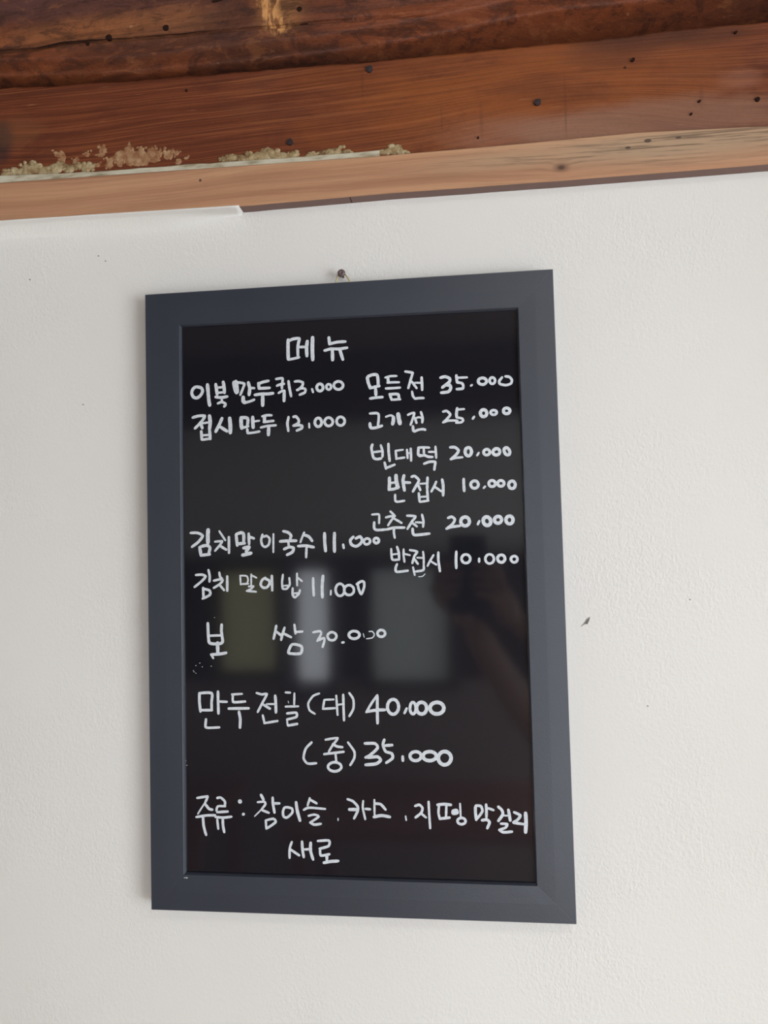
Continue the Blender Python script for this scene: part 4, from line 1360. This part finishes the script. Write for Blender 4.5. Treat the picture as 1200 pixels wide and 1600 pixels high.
def paint_sheet(strokes, z, res=0.00034):
    """one unbroken skin of paint covering the union of the strokes (contoured distance field)"""
    caps = []
    for pts, w in strokes:
        Q, rad = centreline(pts, w)
        caps += [(Q[i].x, Q[i].y, rad[i], Q[i + 1].x, Q[i + 1].y, rad[i + 1]) for i in range(len(Q) - 1)]
    x0 = min(min(c[0], c[3]) for c in caps) - 0.004
    x1 = max(max(c[0], c[3]) for c in caps) + 0.004
    y0 = min(min(c[1], c[4]) for c in caps) - 0.004
    y1 = max(max(c[1], c[4]) for c in caps) + 0.004
    nx, ny = int((x1 - x0) / res) + 1, int((y1 - y0) / res) + 1
    D = np.full((ny, nx), 1.0)
    gx, gy = x0 + np.arange(nx) * res, y0 + np.arange(ny) * res
    for ax, ay, ra, bx, by, rb in caps:
        m = max(ra, rb) + 2 * res
        i0, i1 = max(0, int((min(ax, bx) - m - x0) / res)), min(nx, int((max(ax, bx) + m - x0) / res) + 2)
        j0, j1 = max(0, int((min(ay, by) - m - y0) / res)), min(ny, int((max(ay, by) + m - y0) / res) + 2)
        X, Y = np.meshgrid(gx[i0:i1], gy[j0:j1])
        dx, dy = bx - ax, by - ay
        t = np.clip(((X - ax) * dx + (Y - ay) * dy) / max(dx * dx + dy * dy, 1e-12), 0, 1)
        d = np.hypot(X - ax - t * dx, Y - ay - t * dy) - (ra + (rb - ra) * t)
        D[j0:j1, i0:i1] = np.minimum(D[j0:j1, i0:i1], d)
    inside = D < 0
    cells = inside[:-1, :-1] | inside[:-1, 1:] | inside[1:, :-1] | inside[1:, 1:]
    v, f, key = [], [], {}

    def vert(k, x, y):
        if k not in key:
            key[k] = len(v)
            v.append(W(x, y, z))
        return key[k]
    for j, i in zip(*np.nonzero(cells)):
        cs = ((i, j), (i + 1, j), (i + 1, j + 1), (i, j + 1))
        poly = []
        for q in range(4):
            (ia, ja), (ib, jb) = cs[q], cs[(q + 1) % 4]
            da, db = D[ja, ia], D[jb, ib]
            if da < 0:
                poly.append(vert((ia, ja), gx[ia], gy[ja]))
            if (da < 0) != (db < 0):
                t = da / (da - db)
                a, b = sorted(((ia, ja), (ib, jb)))
                poly.append(vert((a, b), gx[ia] + (gx[ib] - gx[ia]) * t, gy[ja] + (gy[jb] - gy[ja]) * t))
        if len(poly) >= 3:
            f.append(tuple(poly))
    return v, f


for name, txt in LINES.items():
    strokes = []
    for row in txt.strip().splitlines():
        q = [int(a) / 10000 for a in row.split()]
        strokes.append((list(zip(q[1::2], q[2::2])), q[0]))
    v, f = paint_sheet(strokes, -0.00438)
    o = mesh_ob('handwriting', v, f, M['paint'], board)
    o['label'] = 'white marker writing, ' + name

# worn flecks of paint at the lower left inner edge
ch = [(0.0378, -0.6252), (0.0399, -0.6252), (0.0391, -0.6312), (0.0398, -0.6351), (0.0390, -0.6378), (0.0483, -0.4096), (0.0511, -0.4123), (0.0490, -0.4109), (0.0555, -0.4015), (0.0682, -0.4049), (0.0512, -0.4042), (0.0399, -0.5096), (0.0386, -0.5049), (0.0725, -0.3533), (0.0583, -0.4056)]
for i, c in enumerate(ch):
    disc('paint_fleck', c, 0.0011 if i < 5 else 0.00055, M['chip'], board, (-0.0001 if i < 5 else -0.0043), 0.00015, 60 + i, 0.7 if i != 0 else 0.4)

# wire loop on the back of the frame, slipped over the nail
NAIL = [(0.2176, 0.0125)][0]
wire = bpy.data.curves.new('hanging_loop', 'CURVE')
wire.dimensions = '3D'
wire.bevel_depth = 0.0007
wire.bevel_resolution = 3
lp = [(0.2102, 0.0013), (0.2111, 0.0068), (0.2129, 0.0109), (0.2144, 0.0143), (0.2165, 0.0163), (0.2193, 0.0147), (0.2220, 0.0110), (0.2247, 0.0073), (0.2261, 0.0044), (0.2260, 0.0002)]
sp = wire.splines.new('NURBS')
sp.points.add(len(lp) - 1)
for p, (x, y) in zip(sp.points, lp):
    q = W(x, y, -0.0125)
    p.co = (*q, 1)
sp.use_endpoint_u = True
sp.order_u = 4
wob = bpy.data.objects.new('hanging_loop', wire)
COL.objects.link(wob)
wob.data.materials.append(M['brass'])
dg = bpy.context.evaluated_depsgraph_get()
me = bpy.data.meshes.new_from_object(wob.evaluated_get(dg))
bpy.data.objects.remove(wob)
loop = bpy.data.objects.new('hanging_loop', me)
me.materials.clear()
me.materials.append(M['brass'])
me.polygons.foreach_set('use_smooth', [True] * len(me.polygons))
COL.objects.link(loop)
place_child(loop, board)
loop['label'] = 'thin brass wire loop'

# the nail: shank into the wall, domed head
nail = thing('nail', 'dark domed nail head carrying the wire loop above the menu board', 'nail', W(NAIL[0], NAIL[1], -0.0205))


def lathe(name, c, prof, mat, parent, n=20):
    """profile (radius, z) around the board normal through c"""
    v, f = [], []
    for r, z in prof:
        for k in range(n):
            a = 2 * math.pi * k / n
            v.append(W(c[0] + r * math.cos(a), c[1] + r * math.sin(a), z))
    for j in range(len(prof) - 1):
        for k in range(n):
            f.append((j * n + k, j * n + (k + 1) % n, (j + 1) * n + (k + 1) % n, (j + 1) * n + k))
    f.append(tuple(reversed(range(n))))
    f.append(tuple((len(prof) - 1) * n + k for k in range(n)))
    return mesh_ob(name, v, f, mat, parent, smooth=True)


lathe('shank', NAIL, [(0.0011, -0.0240), (0.0011, -0.0085)], M['nail'], nail)
lathe('head', NAIL, [(0.0012, -0.0095), (0.0038, -0.0090), (0.0043, -0.0078), (0.0040, -0.0066), (0.0028, -0.0058), (0.0014, -0.0055), (0.0012, -0.0059), (0.0002, -0.0059)], M['nail'], nail)

# ------------------------------------------------------------------ the photographer (mirrored in the panel)
def skin_body(name, joints, edges, mat, parent=None, sub=2, root=0):
    me = bpy.data.meshes.new(name)
    me.from_pydata([p for p, r in joints], edges, [])
    o = bpy.data.objects.new(name, me)
    COL.objects.link(o)
    o.modifiers.new('skin', 'SKIN')
    for k, (p, r) in enumerate(joints):
        sv = me.skin_vertices[0].data[k]
        sv.radius = r if isinstance(r, tuple) else (r, r)
        sv.use_root = (k == root)
    s = o.modifiers.new('sub', 'SUBSURF')
    s.levels = s.render_levels = sub
    dg = bpy.context.evaluated_depsgraph_get()
    dg.update()
    me2 = bpy.data.meshes.new_from_object(o.evaluated_get(dg))
    bpy.data.objects.remove(o)
    me2.materials.clear()
    me2.materials.append(mat)
    me2.polygons.foreach_set('use_smooth', [True] * len(me2.polygons))
    o2 = bpy.data.objects.new(name, me2)
    COL.objects.link(o2)
    if parent:
        place_child(o2, parent)
    return o2


# phone, held upright behind the lens position, square to the line of sight
PH = Matrix.Translation(CAM_LOC) @ CAM_ROT.to_4x4()


def PW(x, y, z):
    return PH @ Vector((x, y, z))


phone = thing('phone', 'black phone held up in both hands facing the menu board', 'phone', PW(-0.02, -0.07, 0.008))
bm = box_bm((-0.0560, -0.142, 0.0045), (0.0210, 0.022, 0.0125), 0.0035, 3)
bm.transform(PH)
bm_ob('phone_body', bm, M['phone'], phone)
for yy in (0.0, -0.022, -0.044):
    bm = bmesh.new()
    bmesh.ops.create_cone(bm, cap_ends=True, segments=20, radius1=0.007, radius2=0.007, depth=0.0012, matrix=PH @ Matrix.Translation((0.0, yy, 0.0041)))
    bm_ob('camera_lens', bm, M['lens'], phone)

person = thing('person', 'person in a dark top holding up a phone with both arms towards the menu board', 'person', (0.94, -1.36, 0))
# joints in world coordinates
J = [((0.95, -1.36, 0.98), (0.15, 0.11)),   # 0 pelvis
     ((0.94, -1.35, 1.14), (0.14, 0.10)),   # 1 waist
     ((0.92, -1.33, 1.34), (0.16, 0.11)),   # 2 chest
     ((0.90, -1.32, 1.50), (0.09, 0.08)),   # 3 upper chest
     ((0.89, -1.30, 1.60), 0.055),          # 4 neck
     ((0.72, -1.28, 1.47), 0.060),          # 5 left shoulder
     ((0.49, -1.13, 1.30), 0.045),          # 6 left elbow
     ((0.335, -0.90, 1.60), 0.028),         # 7 left wrist
     ((1.07, -1.32, 1.50), 0.060),          # 8 right shoulder
     ((0.76, -1.10, 1.49), 0.045),          # 9 right elbow
     ((0.425, -0.90, 1.60), 0.028),         # 10 right wrist
     ((0.86, -1.36, 0.90), 0.095),          # 11 left hip
     ((0.85, -1.33, 0.50), 0.058),          # 12 left knee
     ((0.85, -1.38, 0.05), 0.042),          # 13 left ankle
     ((1.04, -1.36, 0.90), 0.095),          # 14 right hip
     ((1.06, -1.33, 0.50), 0.058),          # 15 right knee
     ((1.06, -1.38, 0.05), 0.042),          # 16 right ankle
     ((0.85, -1.22, 0.030), 0.040),         # 17 left toe
     ((1.06, -1.22, 0.030), 0.040)]         # 18 right toe
E_ = [(0, 1), (1, 2), (2, 3), (3, 4), (3, 5), (5, 6), (6, 7), (3, 8), (8, 9), (9, 10), (0, 11), (11, 12), (12, 13), (0, 14), (14, 15), (15, 16), (13, 17), (16, 18)]
body = skin_body('body', J, E_, M['jacket'], person)
body.data.materials.append(M['skin'])
body.data.materials.append(M['trousers'])
for p in body.data.polygons:                       # dark top and trousers, bare forearms and neck
    c = p.center
    fore = (c.y > -1.10 and c.z > 1.25)
    if fore or (c.z > 1.585 and abs(c.x - 0.89) < 0.09):
        p.material_index = 1
    elif c.z < 0.98:
        p.material_index = 2


def ellipsoid_head(c, mat, parent):
    bm = bmesh.new()
    bmesh.ops.create_uvsphere(bm, u_segments=32, v_segments=24, radius=1.0)
    for v in bm.verts:
        x, y, z = v.co                               # -y is the back, +y looks at the wall
        s = 1.0
        jaw = max(0.0, -z)
        x *= 0.076 * (1 - 0.28 * jaw)
        yy = y * 0.096
        if y > 0.3:
            yy -= 0.010 * (y - 0.3)
            yy += 0.024 * math.exp(-(x / 0.013) ** 2 - ((z + 0.12) / 0.16) ** 2)            # nose
            yy += 0.006 * math.exp(-(x / 0.026) ** 2 - ((z + 0.46) / 0.08) ** 2)            # lips
            for sx in (-1, 1):
                yy -= 0.010 * math.exp(-((x - sx * 0.032) / 0.016) ** 2 - ((z - 0.10) / 0.13) ** 2)   # eye sockets
        v.co = Vector((x, yy, z * 0.118))
    bmesh.ops.transform(bm, matrix=Matrix.Translation(c), verts=bm.verts)
    return bm_ob('head', bm, mat, parent, True)


HC = Vector((0.88, -1.27, 1.74))
head = ellipsoid_head(HC, M['skin'], person)
bm = bmesh.new()
bmesh.ops.create_uvsphere(bm, u_segments=32, v_segments=20, radius=1.0)
for v in list(bm.verts):
    x, y, z = v.co
    v.co = HC + Vector((x * 0.086, y * 0.104 - 0.010, z * 0.128 + 0.006))
bmesh.ops.delete(bm, geom=[v for v in bm.verts if (v.co.y > HC.y + 0.030 and v.co.z < HC.z + 0.062) or v.co.z < HC.z - 0.085], context='VERTS')
bm_ob('hair', bm, M['hair'], person, True)
for sx in (-1, 1):
    bm = bmesh.new()
    bmesh.ops.create_uvsphere(bm, u_segments=14, v_segments=10, radius=0.012, matrix=Matrix.Translation(HC + Vector((sx * 0.031, 0.078, 0.012))))
    bm_ob('eye', bm, M['white'], head, True)
    bm = bmesh.new()
    bmesh.ops.create_uvsphere(bm, u_segments=14, v_segments=10, radius=1.0)
    bm.transform(Matrix.Translation(HC + Vector((sx * 0.077, -0.004, -0.005))) @ Matrix.Diagonal((0.008, 0.018, 0.030, 1)))
    bm_ob('ear', bm, M['skin'], head, True)


def hand(side):
    """palm and five fingers closed on the phone's edge; side -1 left edge, +1 right edge"""
    ex = -0.0560 if side < 0 else 0.0210
    o = side
    wrist = PH.inverted() @ Vector(J[7][0] if side < 0 else J[10][0])
    jj = [(tuple(wrist), 0.026), ((ex + o * 0.026, -0.105, 0.030), (0.030, 0.018)), ((ex + o * 0.018, -0.070, 0.024), (0.026, 0.015))]
    ee = [(0, 1), (1, 2)]
    # four fingers wrap round the phone's edge on to its face, unequal lengths
    for k, (yy, L) in enumerate(((-0.045, 0.030), (-0.066, 0.034), (-0.087, 0.031), (-0.107, 0.024))):
        b = len(jj)
        jj += [((ex + o * 0.022, yy, 0.020), 0.0095), ((ex + o * 0.014, yy + 0.004, 0.000), 0.0088), ((ex - o * (L * 0.35), yy + 0.006, -0.0055), 0.0078), ((ex - o * L, yy + 0.007, -0.0040), 0.0068)]
        ee += [(2 if k < 2 else 1, b), (b, b + 1), (b + 1, b + 2), (b + 2, b + 3)]
    b = len(jj)                                      # thumb along the screen side
    jj += [((ex + o * 0.016, -0.090, 0.036), 0.011), ((ex + o * 0.002, -0.070, 0.030), 0.0095), ((ex - o * 0.016, -0.052, 0.0225), 0.008)]
    ee += [(1, b), (b, b + 1), (b + 1, b + 2)]
    jj = [(tuple(PH @ Vector(p)), r) for p, r in jj]
    h = skin_body('hand', jj, ee, M['skin'], person, 2)
    return h


hand(-1)
hand(1)
